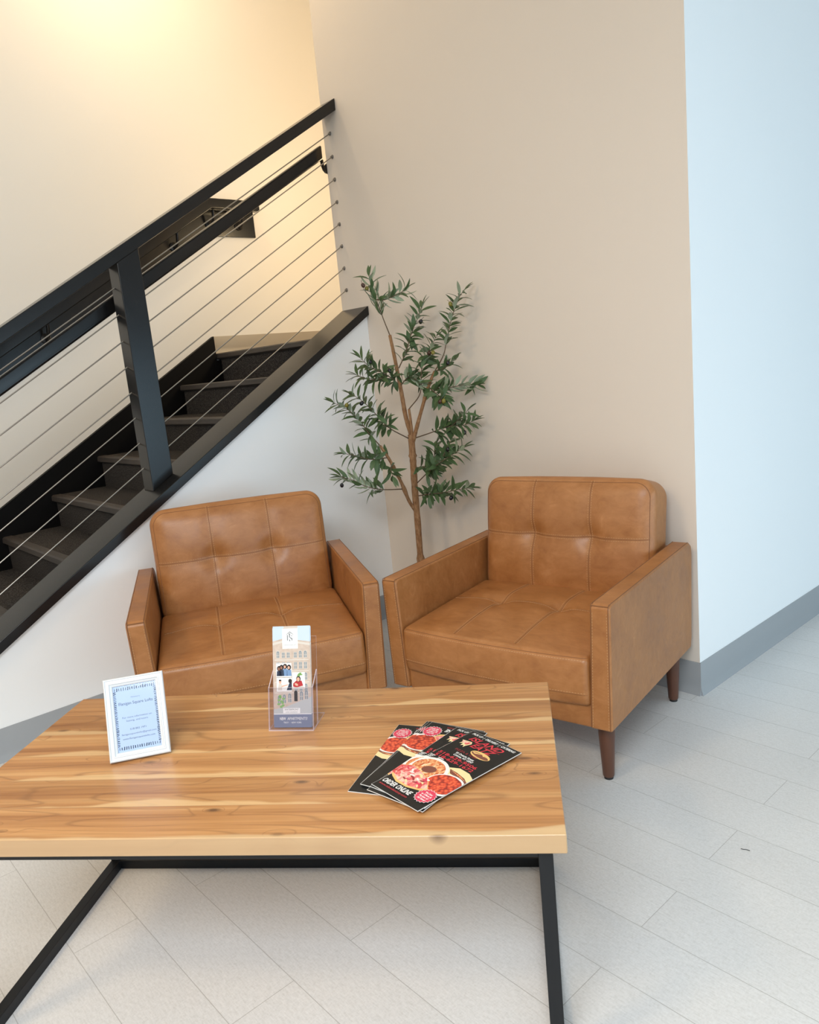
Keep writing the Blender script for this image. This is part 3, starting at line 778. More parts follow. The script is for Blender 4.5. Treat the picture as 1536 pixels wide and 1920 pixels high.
ar.build('lettering', sheet, lambda x, y, z: tuple(RM @ Vector((x, y, .0032 + z))))
gp = MB(); gp.box((.0175, .0175, .0045), (fw - .0175, fh - .0175, .0050)); gp.v = [tuple(RM @ Vector(v)) for v in gp.v]
gp.build('glass_pane', M['glass'], pf, smooth=False)
bk = MB(); bk.box((.006, .004, -.0012), (fw - .006, fh - .004, .0010)); bk.v = [tuple(RM @ Vector(v)) for v in bk.v]
bk.build('backing_board', M['easel'], pf, smooth=False)
es = MB(); top = RM @ Vector((0, .115, -.0012)); foot = Vector((0, top.y + .062, .0012)); d = (foot - top)
for s0 in (1,):
    es.hexa([(fw / 2 - .026, foot.y, foot.z), (fw / 2 + .026, foot.y, foot.z), (fw / 2 + .026, foot.y + .002, foot.z), (fw / 2 - .026, foot.y + .002, foot.z),
             (fw / 2 - .014, top.y, top.z), (fw / 2 + .014, top.y, top.z), (fw / 2 + .014, top.y + .002, top.z), (fw / 2 - .014, top.y + .002, top.z)])
es.build('easel_leg', M['easel'], pf, smooth=False)

# ------------------------------------------------------------------ acrylic brochure holder and brochures
hx, hy = on_table(-.030, .092); hyaw = TYAW + math.radians(-2.7)
bh = empty('brochure_holder', (hx, hy, TZ), hyaw, 'clear acrylic holder with apartment brochures on the coffee table', 'brochure holder')
LEAN = math.radians(17.5); tl = math.tan(LEAN); hw = .107; T = .0022
def LP(x, d, h): return (x, d + h * tl, h)     # a point at height h on a leaning sheet whose foot is at depth d
def lean_sheet(b, x0, x1, d, h0, h1, th=T):
    b.hexa([LP(x0, d, h0), LP(x1, d, h0), LP(x1, d + th, h0), LP(x0, d + th, h0), LP(x0, d, h1), LP(x1, d, h1), LP(x1, d + th, h1), LP(x0, d + th, h1)])
b = MB(); lean_sheet(b, 0, hw, 0, T, .092); b.build('front_panel', M['acrylic'], bh, smooth=False)
b = MB(); lean_sheet(b, 0, hw, .034, T, .190); b.build('back_panel', M['acrylic'], bh, smooth=False)
b = MB(); b.box((0, 0, 0), (hw, .088, T)); b.build('base_plate', M['acrylic'], bh, smooth=False)
for x in (0, hw - T):
    b = MB(); b.hexa([LP(x, T, T), LP(x + T, T, T), LP(x + T, .034, T), LP(x, .034, T), LP(x, T, .092), LP(x + T, T, .092), LP(x + T, .034, .118), LP(x, .034, .118)]); b.build('side_panel', M['acrylic'], bh, smooth=False)
b = MB(); b.hexa([(hw / 2 - .022, .086, T), (hw / 2 + .022, .086, T), (hw / 2 + .022, .088, T), (hw / 2 - .022, .088, T), LP(hw / 2 - .022, .0365, .11), LP(hw / 2 + .022, .0365, .11), LP(hw / 2 + .022, .0385, .11), LP(hw / 2 - .022, .0385, .11)])
b.build('rear_support', M['acrylic'], bh, smooth=False)
for o in bh.children:      # pale pink colour on the cut edges stands in for refracted light
    o.data.materials.append(M['acrylic_edge'])
    for f in o.data.polygons:
        if f.area < .0005 and o.name[:4] != 'rear': f.material_index = 1

bw, bhh = .0900, .2240
def brochure_art():
    a = Art(); Wd, H = bw, bhh
    a.rect(0, 0, Wd, H, 'facade'); a.up()
    a.poly([(0, H), (0, H - .030), (.026, H - .024), (.026, H)], 'fly_sky'); a.poly([(.060, H), (.060, H - .028), (Wd, H - .032), (Wd, H)], 'fly_sky')
    a.poly([(0, .030), (Wd, .030), (Wd, .068), (.03, .046), (0, .040)], 'street'); a.up()
    # cornice
    a.poly([(0, H - .034), (.026, H - .028), (.026, H - .033), (0, H - .039)], 'stone'); a.poly([(.060, H - .031), (Wd, H - .036), (Wd, H - .041), (.060, H - .036)], 'stone')
    for y in (.150, .125, .100, .076): a.rect(.004, y, Wd - .004, y + .0022, 'stone')
    a.up()
    def win(x, y, w, h, arch=False):
        a.rect(x - .0008, y - .0008, x + w + .0008, y + h + .0008, 'stone')
        if arch: a.ell(x + w / 2, y + h, w / 2 + .001, w / 2 + .001, 'stone', 0, 14, 0, PI)
        z = a.z; a.up(); a.rect(x, y, x + w, y + h, 'pane')
        if arch: a.ell(x + w / 2, y + h, w / 2, w / 2, 'pane', 0, 14, 0, PI)
        a.up(); a.rect(x + w * .42, y, x + w * .56, y + h, 'stone'); a.rect(x, y + h * .48, x + w, y + h * .54, 'stone'); a.z = z
    for i, x in enumerate((.009, .022, .034, .051, .063, .075)):
        win(x, .156, .0065, .012, i in (0, 4, 5)); win(x, .131, .0065, .015, False); win(x, .106, .0065, .013, i > 3); win(x, .081, .0065, .013, i > 3)
    for x in (.010, .022, .035, .063, .075): win(x, .052 + (x - .01) * .16, .0075, .016, True)
    a.up(); a.up(); a.up()
    a.rect(.0495, .058, .0575, .078, 'hair'); a.ell(.0535, .078, .004, .004, 'hair', 0, 12, 0, PI)
    for k in range(9): a.ell(.018 + .006 * math.sin(k * 2.3), .046 + .003 * k, .0035, .0026, 'plant')
    a.up()
    # logo card: a gabled roof over the letters F and S
    a.rect(.0235, H - .0475, .0610, H - .0015, 'menu_white'); a.up()
    cx = .0420; ty = H - .0085
    a.poly([(cx - .0088, ty - .0068), (cx, ty), (cx + .0088, ty - .0068), (cx + .0075, ty - .0068), (cx, ty - .0017), (cx - .0075, ty - .0068)], 'grey_ink')
    a.rect(cx - .0065, ty - .0205, cx - .0047, ty - .0078, 'grey_ink'); a.rect(cx - .0016, ty - .0130, cx + .0004, ty - .0050, 'grey_ink')
    a.rect(cx - .0032, ty - .0062, cx + .0012, ty - .0048, 'grey_ink')
    a.poly([(cx + .0030, ty - .0098), (cx + .0048, ty - .0086), (cx + .0058, ty - .0098), (cx + .0048, ty - .0108)], 'grey_ink')
    a.poly([(cx + .0004, ty - .0130), (cx + .0050, ty - .0150), (cx + .0050, ty - .0170), (cx - .0010, ty - .0142)], 'grey_ink')
    a.rect(cx + .0042, ty - .0205, cx + .0060, ty - .0150, 'grey_ink'); a.rect(cx - .0012, ty - .0222, cx + .0006, ty - .0180, 'grey_ink')
    a.text('FLANIGAN SQUARE LOFTS', cx, H - .0400, 'grey_ink', w=.031, h=.0018)
    # three small photographs
    a.rect(.0075, .1130, .0445, .1440, 'menu_white'); a.rect(.0080, .0800, .0445, .1110, 'menu_white'); a.rect(.0455, .0860, .0760, .1230, 'menu_white'); a.up()
    for (x, y, c1, c2) in ((.0145, .132, 'hair', 'skin_dk'), (.0205, .1345, 'hair', 'skin_dk'), (.029, .1365, 'hair', 'skin'), (.0385, .1345, 'hair', 'skin')):
        a.poly([(x - .0060, .1145), (x + .0060, .1145), (x + .0050, y - .0055), (x - .0050, y - .0055)], 'denim' if c2 == 'skin' else 'navy')
        z = a.z; a.up(); a.ell(x, y, .0050, .0060, c1); a.up(); a.ell(x - .0006, y - .0008, .0026, .0034, c2); a.z = z
    a.up(); a.up(); a.rect(.0085, .1135, .0440, .1150, 'menu_white'); a.up()
    a.poly([(.011, .083), (.021, .083), (.0205, .098), (.013, .098)], 'shirt'); a.poly([(.032, .083), (.0443, .083), (.0443, .101), (.038, .098)], 'navy')
    a.poly([(.020, .090), (.035, .094), (.035, .0965), (.020, .0930)], 'skin'); a.up()
    a.ell(.0165, .1020, .0030, .0042, 'skin'); a.ell(.0405, .1035, .0042, .0050, 'hair'); a.up(); a.ell(.0165, .1052, .0031, .0018, 'hair')
    a.poly([(.047, .0875), (.0745, .0875), (.070, .094), (.052, .094)], 'shirt'); a.up()
    a.poly([(.0475, .091), (.056, .089), (.0715, .093), (.068, .104), (.055, .104), (.048, .098)], 'sweater'); a.up()
    a.ell(.0605, .1080, .0052, .0068, 'hair'); a.up(); a.ell(.0600, .1070, .0036, .0048, 'skin'); a.ell(.0555, .0955, .0045, .0026, 'skin', -.5)
    for k in range(6): a.ell(.064 + .0035 * math.cos(k), .1175 + .0022 * math.sin(k * 1.7), .0032, .0016, 'plant', k)
    a.up()
    a.rect(.0225, .0315, .0630, .0430, 'menu_white'); a.rect(0, .0290, Wd, .0306, 'menu_white'); a.rect(0, 0, Wd, .0290, 'slate'); a.up()
    a.text('WATERFRONT', .0427, .0378, 'grey_ink', w=.034, h=.0040); a.text('units available!', .0427, .0332, 'grey_ink', w=.028, h=.0024)
    a.text('NEW', .0215, .0165, 'menu_white', w=.0145, h=.0062, bold=.02); a.text('APARTMENTS!', .0560, .0165, 'menu_white', w=.0475, h=.0062)
    a.text('TROY  ·  NEW YORK', .0445, .0090, 'menu_white', w=.043, h=.0036)
    return a
BA = brochure_art()
LR = Matrix.Rotation(PI / 2 - LEAN, 4, 'X')
cl, sl_ = math.cos(hyaw), math.sin(hyaw)
labs = ['apartment brochure with roof logo and brick facade at the front of the clear holder',
        'second apartment brochure directly behind the front one, its white top edge showing', 'rearmost apartment brochure in the clear holder, just peeking above the other two']
for k in range(3):
    lx, ld, lz = .0110 + (0, .0012, -.0008)[k], .0062 + .0022 * k, .0050 + (0, .0012, .0024)[k]
    o = empty('brochure', (hx + lx * cl - (ld + lz * tl) * sl_, hy + lx * sl_ + (ld + lz * tl) * cl, TZ + lz), hyaw, labs[k], 'brochure', 'apartment brochures in the clear holder')
    b = MB()
    for f in range(3): b.box((0, 0, -.0004 - .0005 * f), (bw, bhh, -.0005 * f))
    b.v = [tuple(LR @ Vector(v)) for v in b.v]; p = b.build('folded_sheet', M['white_paper'], o, smooth=False)
    BA.build('front_print', p, lambda x, y, z: tuple(LR @ Vector((x, y, z))))

# ------------------------------------------------------------------ fanned takeout menus
MW, MH = .136, .274
def menu_art(front=True):
    a = Art(); w, h = MW, MH
    X = lambda s_: s_ * w
    Y = lambda d: (1 - d) * h
    a.up(); a.up()
    if front:
        a.text('PICK UP  |  DELIVERY  |  CATERING', X(.50), Y(.045), 'menu_white', w=.118, h=.0066, bold=.025, shear=.25)
        a.text('ISLAND', X(.47), Y(.120), 'menu_red', w=.090, h=.0150, bold=.018, shear=.35)
        a.text('EATZ', X(.53), Y(.190), 'menu_red', w=.062, h=.0150, bold=.018, shear=.35)
        a.rect(X(.30), Y(.1315), X(.80), Y(.129), 'menu_red')
        # pizza slice
        a.poly([(X(.08), Y(.150)), (X(.25), Y(.135)), (X(.29), Y(.160)), (X(.25), Y(.205)), (X(.24), Y(.232)), (X(.21), Y(.205)), (X(.17), Y(.222)), (X(.16), Y(.185)), (X(.11), Y(.205)), (X(.12), Y(.175))], 'bun_pale'); a.up()
        a.poly([(X(.10), Y(.155)), (X(.25), Y(.142)), (X(.27), Y(.162)), (X(.22), Y(.198)), (X(.17), Y(.178)), (X(.12), Y(.182))], 'pizza')
        # sub
        a.ell(X(.62), Y(.236), .026, .0115, 'bun', -.06); a.up(); a.ell(X(.62), Y(.240), .024, .0065, 'meat', -.10); a.ell(X(.63), Y(.228), .0235, .0060, 'bun', -.06); a.up()
        a.text('PIZZA & SUBS', X(.42), Y(.292), 'menu_dkred', w=.060, h=.0062)
        a.text('93 Ontario Street', X(.47), Y(.328), 'menu_white', w=.050, h=.0058, bold=.025)
        a.text('Cohoes, NY 12047', X(.49), Y(.356), 'menu_white', w=.053, h=.0058, bold=.025)
        a.text('518-629-9506', X(.45), Y(.398), 'menu_red', w=.106, h=.0085, bold=.015)
        a.text('518-629-1672', X(.46), Y(.441), 'menu_red', w=.106, h=.0085, bold=.015)
        for k in range(4):
            for x0, wd in ((.015, .10), (.185, .11)): a.rect(X(x0 + .01 * (k % 2)), Y(.452 + .014 * k), X(x0 + wd - .015 * ((k * 7) % 3)), Y(.445 + .014 * k), 'menu_white')
    # cheese steak roll
    a.poly([(X(.52), Y(.495)), (X(.66), Y(.455)), (X(.86), Y(.462)), (X(1), Y(.500)), (X(1), Y(.60)), (X(.86), Y(.575)), (X(.62), Y(.568))], 'bun_pale'); a.up()
    a.poly([(X(.56), Y(.505)), (X(.72), Y(.510)), (X(.90), Y(.530)), (X(1), Y(.560)), (X(1), Y(.585)), (X(.86), Y(.560)), (X(.64), Y(.548))], 'meat'); a.up()
    a.poly([(X(.60), Y(.512)), (X(.80), Y(.522)), (X(.96), Y(.555)), (X(.80), Y(.538))], 'pasta'); a.up()
    # bowls
    a.ell(X(.02), Y(.600), .030, .030, 'rim'); a.up(); a.ell(X(.02), Y(.600), .022, .022, 'pasta'); a.up()
    a.ell(X(.31), Y(.610), .047, .041, 'rim', -.2); a.up(); a.ell(X(.31), Y(.607), .039, .033, 'pasta', -.2); a.up(); a.ell(X(.34), Y(.610), .016, .012, 'meat', .3); a.up()
    # wings plate
    a.ell(X(.80), Y(.680), .042, .036, 'rim'); a.up(); a.ell(X(.79), Y(.677), .038, .0315, 'wings'); a.up()
    # pizza
    a.poly([(X(-.0), Y(.665)), (X(.10), Y(.640)), (X(.34), Y(.668)), (X(.58), Y(.720)), (X(.72), Y(.790)), (X(.66), Y(.835)), (X(.44), Y(.868)), (X(.22), Y(.868)), (X(.06), Y(.835)), (X(0), Y(.815))], 'bun'); a.up()
    a.poly([(X(0), Y(.668)), (X(.10), Y(.645)), (X(.34), Y(.672)), (X(.57), Y(.724)), (X(.70), Y(.788)), (X(.60), Y(.826)), (X(.42), Y(.850)), (X(.20), Y(.845)), (X(0), Y(.800))], 'pizza'); a.up()
    rg = random.Random(2)
    for k in range(22):
        a.up(); a.ell(X(.06 + .50 * rg.random()), Y(.69 + .125 * rg.random()), .0060, .0016 + .0012 * rg.random(), ('bun_pale', 'badge', 'menu_dkred', 'rim')[k % 4], rg.random() * 1.2 - .9, 10)
    a.up()
    a.text('ORDER ONLINE', X(.345), Y(.925), 'menu_white', w=.080, h=.0120, bold=.03, shear=.15)
    a.text('www.islandeatzny.com', X(.36), Y(.958), 'menu_red', w=.080, h=.0056, shear=.15)
    a.star(X(.825), Y(.855), .0225, .0195, 18, 'menu_white'); a.up(); a.star(X(.825), Y(.855), .0215, .0183, 18, 'badge'); a.up()
    for k, (t_, wd) in enumerate((('We Cater', .022), ('to Offices &', .031), ('Parties of', .027), ('All Sizes!', .025))):
        a.text(t_, X(.825), Y(.855) + .0072 - .0067 * k, 'menu_white', w=wd * .86, h=.0044, bold=.03)
    return a
MA = menu_art(); MAB = menu_art(False)
# (far-left corner x, y, angle of the long axis, upside down?, label), bottom of the pile first; table coordinates
def corner(fl, nl): return fl, nl
MENUS = [
    ((0.268, 0.106), 77, True, 'lowest black takeout menu of the fan, its red badge showing furthest to the left'),
    ((0.331, 0.114), 68, True, 'black takeout menu second from the bottom of the fanned pile'),
    ((0.337, 0.11), 66.5, True, 'upside-down takeout menu just left of the one whose ONLINE lettering shows most'),
    ((0.344, 0.103), 65, True, 'upside-down takeout menu showing chicken wings, badge and part of ONLINE'),
    ((0.394, 0.062), 57.2, False, 'takeout menu mostly hidden beneath the two upright ones'),
    ((0.402, 0.068), 56.3, False, 'second takeout menu from the top, with the letters IS showing'),
    ((0.438, 0.046), 47.3, False, 'topmost black takeout menu with the full red ISLAND EATZ title'),
]
TH = .0018
def menu_xy(fl, ang):   # returns local -> table map; local origin at the near-left corner as seen
    a = math.radians(ang); up = Vector((math.cos(a), math.sin(a))); rt = Vector((up.y, -up.x)); o = Vector(fl) - up * MH + Vector((.001, -.004))
    return o, rt, up
placed = []
NXm, NYm = 14, 28
def support(p):
    z = 0
    for o, rt, up, grid in placed:
        d = p - o; x = d.dot(rt) / MW; y = d.dot(up) / MH
        if -.002 <= x <= 1.002 and -.002 <= y <= 1.002:
            z = max(z, sample(grid, x, y) + TH)
    return z
def sample(gr, x, y):
    fx_ = max(0, min(NXm - 1e-6, x * NXm)); fy2 = max(0, min(NYm - 1e-6, y * NYm)); i, j = int(fx_), int(fy2); a, b_ = fx_ - i, fy2 - j
    return (gr[i][j] * (1 - a) + gr[i + 1][j] * a) * (1 - b_) + (gr[i][j + 1] * (1 - a) + gr[i + 1][j + 1] * a) * b_
for mi_, (fl, ang, flip, lab) in enumerate(MENUS):
    o, rt, up = menu_xy(fl, ang)
    sup = [[support(o + rt * (MW * i / NXm) + up * (MH * j / NYm)) for j in range(NYm + 1)] for i in range(NXm + 1)]
    gz = [r[:] for r in sup]
    for it in range(60):
        ng = [r[:] for r in gz]
        for i in range(NXm + 1):
            for j in range(NYm + 1):
                s_, c_ = 0, 0
                for di, dj in ((1, 0), (-1, 0), (0, 1), (0, -1)):
                    if 0 <= i + di <= NXm and 0 <= j + dj <= NYm: s_ += gz[i + di][j + dj]; c_ += 1
                ng[i][j] = max(sup[i][j], s_ / c_)
        gz = ng
    placed.append((o, rt, up, gz))
    wxy = on_table(o.x, o.y); yaw = TYAW + math.radians(ang - 90)
    root = empty('takeout_menu', (wxy[0], wxy[1], TZ + .0002), yaw, lab, 'menu', 'fanned black takeout menus')
    # folded sheets: two leaves, white cut edges
    b = MB()
    nz = ((0, .00055), (.00075, .0014))
    for z0, z1 in nz:
        i0 = len(b.v); nj = NYm + 1
        for lay in (z0, z1):
            for i in range(NXm + 1):
                for j in range(NYm + 1): b.v.append((MW * i / NXm, MH * j / NYm, gz[i][j] + lay))
        K = (NXm + 1) * nj
        for i in range(NXm):
            for j in range(NYm):
                a_ = i0 + i * nj + j
                b.f.append((a_, a_ + 1, a_ + nj + 1, a_ + nj)); b.m.append(0); b.f.append((K + a_, K + a_ + nj, K + a_ + nj + 1, K + a_ + 1)); b.m.append(0)
        for i in range(NXm):
            for j in (0, NYm): a_ = i0 + i * nj + j; b.f.append((a_, a_ + nj, K + a_ + nj, K + a_)); b.m.append(0)
        for j in range(NYm):
            for i in (0, NXm): a_ = i0 + i * nj + j; b.f.append((a_, a_ + 1, K + a_ + 1, K + a_)); b.m.append(0)
    leaf = b.build('folded_sheet', M['white_paper'], root, smooth=False)
    def place(x, y, z, gz=gz, flip=flip):
        if flip: x, y = MW - x, MH - y
        x = max(0, min(MW, x)); y = max(0, min(MH, y))
        return (x, y, sample(gz, x / MW, y / MH) + .0014 + z)
    # large flat prints follow the bend: cover ground is a grid, artwork sits on it
    cv = MB()
    for i in range(NXm + 1):
        for j in range(NYm + 1):
            x = .0005 + (MW - .001) * i / NXm; y = .0005 + (MH - .001) * j / NYm
            cv.v.append((x, y, sample(gz, x / MW, y / MH) + .00148))
    nj = NYm + 1
    for i in range(NXm):
        for j in range(NYm): a_ = i * nj + j; cv.f.append((a_, a_ + nj, a_ + nj + 1, a_ + 1)); cv.m.append(0)
    cv.build('cover', M['menu_black'], leaf, fixn=False)
    (MAB if flip else MA).build('cover_print', leaf, lambda x, y, z: place(x, y, z + .0002))
# ------------------------------------------------------------------ olive tree
BR={'trunk':[(0.42,-0.199,0.306),(0.42,-0.201,0.421),(0.421,-0.199,0.553),(0.422,-0.198,0.714),(0.424,-0.195,0.828),(0.425,-0.194,0.894),(0.426,-0.193,0.957)],'leader':[(0.426,-0.193,0.957),(0.416,-0.205,1.035),(0.418,-0.217,1.125),(0.412,-0.224,1.223),(0.414,-0.237,1.305),(0.408,-0.244,1.385)],'tip':[(0.408,-0.244,1.385),(0.396,-0.258,1.446),(0.393,-0.277,1.506),(0.38,-0.291,1.562),(0.367,-0.291,1.628)],'mid':[(0.428,-0.191,0.933),(0.444,-0.203,0.981),(0.449,-0.212,1.069)],'midt':[(0.449,-0.212,1.069),(0.507,-0.192,1.133),(0.525,-0.187,1.234),(0.546,-0.162,1.297),(0.565,-0.126,1.359)],'right':[(0.426,-0.193,0.91),(0.467,-0.192,0.991),(0.507,-0.191,1.066),(0.545,-0.178,1.157),(0.581,-0.168,1.217)],'rtip':[(0.581,-0.168,1.217),(0.615,-0.144,1.278),(0.633,-0.138,1.328),(0.651,-0.118,1.415),(0.678,-0.088,1.502),(0.692,-0.071,1.527)],'low':[(0.418,-0.203,0.621),(0.417,-0.234,0.671),(0.422,-0.274,0.763),(0.419,-0.322,0.864),(0.412,-0.361,0.931)],'lowt':[(0.412,-0.361,0.931),(0.393,-0.399,0.99),(0.371,-0.423,1.043),(0.337,-0.447,1.091),(0.282,-0.479,1.127)],'T1':[(0.387,-0.283,1.533),(0.427,-0.268,1.528),(0.469,-0.235,1.543),(0.492,-0.209,1.559)],'T2':[(0.417,-0.219,1.245),(0.455,-0.205,1.307),(0.485,-0.186,1.389),(0.507,-0.161,1.451),(0.519,-0.147,1.486)],'T3':[(0.414,-0.222,1.174),(0.411,-0.286,1.222),(0.392,-0.353,1.261),(0.376,-0.387,1.299)],'T3b':[(0.418,-0.293,1.211),(0.404,-0.37,1.209),(0.379,-0.415,1.232)],'T3c':[(0.415,-0.221,1.167),(0.469,-0.219,1.202),(0.513,-0.215,1.191),(0.536,-0.204,1.16)],'T4':[(0.423,-0.196,0.936),(0.413,-0.299,0.998),(0.408,-0.35,1.052),(0.396,-0.379,1.089),(0.376,-0.402,1.125),(0.352,-0.43,1.153)],'T5':[(0.416,-0.327,0.876),(0.405,-0.415,0.882),(0.382,-0.471,0.904),(0.355,-0.502,0.917)],'T5b':[(0.424,-0.317,0.843),(0.435,-0.335,0.828),(0.447,-0.337,0.799)],'T6':[(0.42,-0.261,0.728),(0.404,-0.37,0.745),(0.384,-0.439,0.77),(0.35,-0.477,0.802),(0.311,-0.507,0.817)],'R1':[(0.545,-0.178,1.157),(0.59,-0.188,1.134),(0.636,-0.195,1.11)],'R1b':[(0.545,-0.179,1.151),(0.613,-0.131,1.146),(0.665,-0.087,1.151),(0.696,-0.037,1.145)],'R2':[(0.581,-0.168,1.217),(0.642,-0.159,1.232),(0.665,-0.148,1.255)],'R3':[(0.446,-0.185,0.942),(0.528,-0.168,0.963),(0.618,-0.155,0.986),(0.684,-0.126,0.989),(0.715,-0.106,1.002)],'R3b':[(0.634,-0.152,0.986),(0.674,-0.138,1.017),(0.694,-0.114,1.043)],'R4':[(0.43,-0.189,0.742),(0.509,-0.189,0.795),(0.576,-0.189,0.832),(0.642,-0.174,0.868),(0.683,-0.142,0.895)],'R4b':[(0.431,-0.188,0.811),(0.503,-0.181,0.815),(0.547,-0.176,0.811)],'R4c':[(0.514,-0.183,0.806),(0.551,-0.186,0.865),(0.567,-0.183,0.911)],'R4d':[(0.582,-0.181,0.84),(0.61,-0.165,0.893),(0.627,-0.145,0.936)],'R5':[(0.429,-0.189,0.685),(0.503,-0.196,0.698),(0.582,-0.182,0.707),(0.652,-0.163,0.721),(0.691,-0.133,0.725)]}
OL=[(0.364,-0.325,1.594,'r'),(0.365,-0.308,1.581,'g'),(0.66,-0.122,1.48,'g'),(0.672,-0.109,1.484,'r'),(0.519,-0.163,1.426,'k'),(0.563,-0.173,1.294,'r'),(0.574,-0.161,1.295,'g'),(0.436,-0.288,1.238,'k'),(0.408,-0.366,1.283,'k'),(0.347,-0.465,1.115,'g'),(0.389,-0.418,1.117,'k'),(0.653,-0.222,1.097,'r'),(0.663,-0.211,1.097,'g'),(0.662,-0.167,1.248,'k'),(0.698,-0.141,0.96,'k'),(0.627,-0.175,0.893,'k'),(0.639,-0.192,0.69,'k'),(0.326,-0.52,0.785,'k')]
R5 = random.Random(11)
tr = empty('olive_tree', (.42, -.20, 0), 0, 'artificial olive tree with dark olives in the corner behind the two armchairs', 'plant')
TX, TY = .42, -.20
def loc3(p): return Vector((p[0] - TX, p[1] - TY, p[2]))
def smooth_path(P, n=6):
    P = [Vector(p) for p in P]; Q = [P[0] * 2 - P[1]] + P + [P[-1] * 2 - P[-2]]; out = []
    for i in range(1, len(Q) - 2):
        for k in range(n):
            t = k / n; a, b_, c, d = Q[i - 1], Q[i], Q[i + 1], Q[i + 2]
            out.append(.5 * ((2 * b_) + (c - a) * t + (2 * a - 5 * b_ + 4 * c - d) * t * t + (3 * b_ - a - 3 * c + d) * t ** 3))
    out.append(P[-1]); return out
def limb(name, keys, r0, r1, mat='bark', knob=.10):
    P = smooth_path([loc3(p) for p in keys], 6); n = len(P)
    rad = [r0 + (r1 - r0) * i / (n - 1) for i in range(n)]
    rad = [r * (1 + knob * (R5.random() - .4) + (.35 if R5.random() < .06 and mat == 'bark' else 0)) for r in rad]
    b = MB(); b.tube(P, rad, 10); return b.build(name, M[mat], tr, angle=80)
limb('trunk', [(.42, -.20, .12)] + BR['trunk'], .0135, .0150)
limb('branch', BR['leader'], .0105, .0068); limb('branch', BR['mid'], .0070, .0056); limb('branch', BR['right'], .0090, .0058); limb('branch', BR['low'], .0082, .0058)
TW = {k: v for k, v in BR.items() if k not in ('trunk', 'leader', 'mid', 'right', 'low')}
for k, v in TW.items(): limb('twig', v, .0026, .0010, 'twig', 0)
def leaf(b, base, d, nrm, L, Wd, curl):
    """one lance-shaped leaf: dark upper skin and pale under skin, folded a little along the midrib"""
    d = d.normalized(); s_ = d.cross(nrm)
    if s_.length < 1e-4: s_ = Vector((1, 0, 0)).cross(d)
    s_.normalize(); nn = s_.cross(d).normalized()
    prof = [(0, .06), (.10, .30), (.28, .80), (.48, 1.0), (.68, .86), (.86, .48), (1, .04)]
    rows = []
    for t, w in prof:
        c = base + d * (L * (t - curl * curl * .15 * t * t)) - nn * (curl * L * t * t)
        e = s_ * (Wd * .5 * w); rows.append((c + e + nn * (.10 * Wd * w), c, c - e + nn * (.10 * Wd * w)))
    th = nn * .00035
    for lay, m in ((th, 0), (-th, 1)):
        i0 = len(b.v)
        for r in rows: b.v += [tuple(p + lay) for p in r]
        for k in range(len(rows) - 1):
            for q in range(2):
                a_ = i0 + 3 * k + q; f = (a_, a_ + 1, a_ + 4, a_ + 3); b.f.append(f if m == 0 else f[::-1]); b.m.append(m)
def clampw(p):
    return p
ROS = {'R1': .95, 'T3': .30, 'R4': .35, 'R5': .35, 'R3': .55, 'T4': .35, 'T5': .15, 'T2': .45, 'midt': .72, 'lowt': .25}
PALE = {'tip', 'T1', 'R1b', 'T6', 'T3c'}
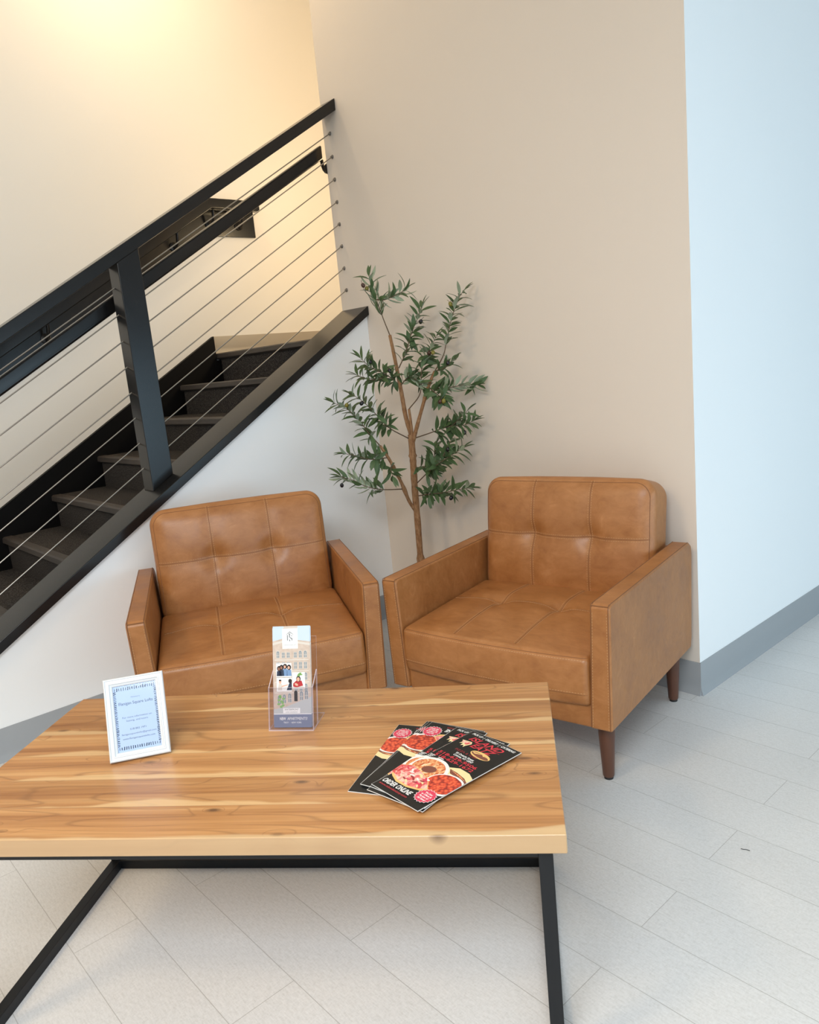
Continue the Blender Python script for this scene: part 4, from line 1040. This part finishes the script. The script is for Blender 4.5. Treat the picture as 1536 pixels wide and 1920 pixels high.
for name, keys in TW.items():
    P = smooth_path([loc3(p) for p in keys], 8); b = MB()
    Ltot = sum((P[i + 1] - P[i]).length for i in range(len(P) - 1)); acc = 0; nxt = Ltot * (.34 if name in ('midt', 'rtip', 'T4', 'T6', 'R3', 'R4', 'tip', 'lowt') else .12); side = R5.random() * 6.28; pair = 0
    for i in range(len(P) - 1):
        seg = P[i + 1] - P[i]; dl = seg.length
        while acc + dl >= nxt:
            c = P[i].lerp(P[i + 1], (nxt - acc) / dl); ax = seg.normalized()
            ref = Vector((0, 0, 1)) if abs(ax.z) < .85 else Vector((.7, -.7, 0)); u1 = ax.cross(ref).normalized(); u2 = ax.cross(u1)
            for sg in (0, PI):
                a_ = side + sg + (R5.random() - .5) * .9
                o_ = u1 * math.cos(a_) + u2 * math.sin(a_)
                d = ax * (.55 + .35 * R5.random()) + o_ * .9 + Vector((0, 0, .10))
                L = .047 + .027 * R5.random(); Wd = .0145 + .0070 * R5.random()
                nrm = (ax * .7 - o_ * .35 + Vector((.35, -.35, .65)) + Vector((R5.random() - .5, R5.random() - .5, R5.random() - .5)) * 1.3).normalized()
                if name in PALE and R5.random() < .55: nrm = -nrm
                tipw = c + d.normalized() * L
                if tipw.y + TY > -.010: d = Vector((d.x, -abs(d.y) * .3 - .1, d.z))
                leaf(b, c, d, nrm, L, Wd, .10 + .50 * R5.random())
            pair += 1; side += PI / 2 + (R5.random() - .5) * .5; nxt += .0105 + .005 * R5.random()
        acc += dl
    ax = (P[-1] - P[-2]).normalized(); e = P[-1]
    for k in range(2): 
        dd = ax + Vector((R5.random() - .5, R5.random() - .5, R5.random() - .2)) * .5
        if e.y + TY + dd.normalized().y * .06 > -.008: dd.y = -.15
        leaf(b, e, dd, Vector((0, -.3, 1)), .052, .015, .2)
    if name in ROS:
        c0 = P[int(len(P) * ROS[name])]
        for k in range(8):
            c1 = P[max(0, min(len(P) - 1, int(len(P) * ROS[name]) + R5.randint(-4, 4)))]
            a_ = R5.random() * 2 * PI; d = Vector((.66, .75, 0)) * math.cos(a_) + Vector((0, 0, 1)) * math.sin(a_) + Vector((.7, -.6, 0)) * (R5.random() * 1.2 - .1)
            if c1.y + TY + d.normalized().y * .07 > -.008: d.y = -abs(d.y) * .5
            leaf(b, c1, d, Vector((.5, -.45, .8)) + Vector((R5.random() - .5, R5.random() - .5, R5.random() - .5)) * 1.4, .046 + .022 * R5.random(), .017 + .006 * R5.random(), .2 + .45 * R5.random())
    b.build('foliage', [M['leaf_top'], M['leaf_under']], tr, angle=180, fixn=False)
for (x, y, z, c) in OL:
    b = MB(); b.ball((0, 0, 0), .0085, sc=(1, 1, 1.22)); b.tube([(0, 0, .009), (.002, .001, .016), (.006, .002, .022)], .0008, 6)
    o = b.build('olive', M['olive_' + c], tr); o.location = loc3((x, y, z)); o.rotation_euler = (R5.random() * .8, R5.random() * .8, R5.random() * 6)
b = MB(); b.lathe([(.055, 0), (.062, .004), (.074, .132), (.078, .132), (.078, .142), (.070, .142), (.066, .118)], 32); b.build('pot', M['pot'], tr)
b = MB(); b.lathe([(.064, .112), (.066, .120), (.030, .128)], 24); b.build('soil', M['soil'], tr)

# ------------------------------------------------------------------ small debris on the floor
b = MB()
px, py = 2.120, -.740
b.tube([(px, py, .0012), (px + .006, py + .001, .0014), (px + .012, py + .005, .0012), (px + .020, py + .006, .0012)], .0008, 6)
tag(b.build('floor_scrap', M['glide']), 'tiny dark scrap lying on the pale floor at the right', 'debris')
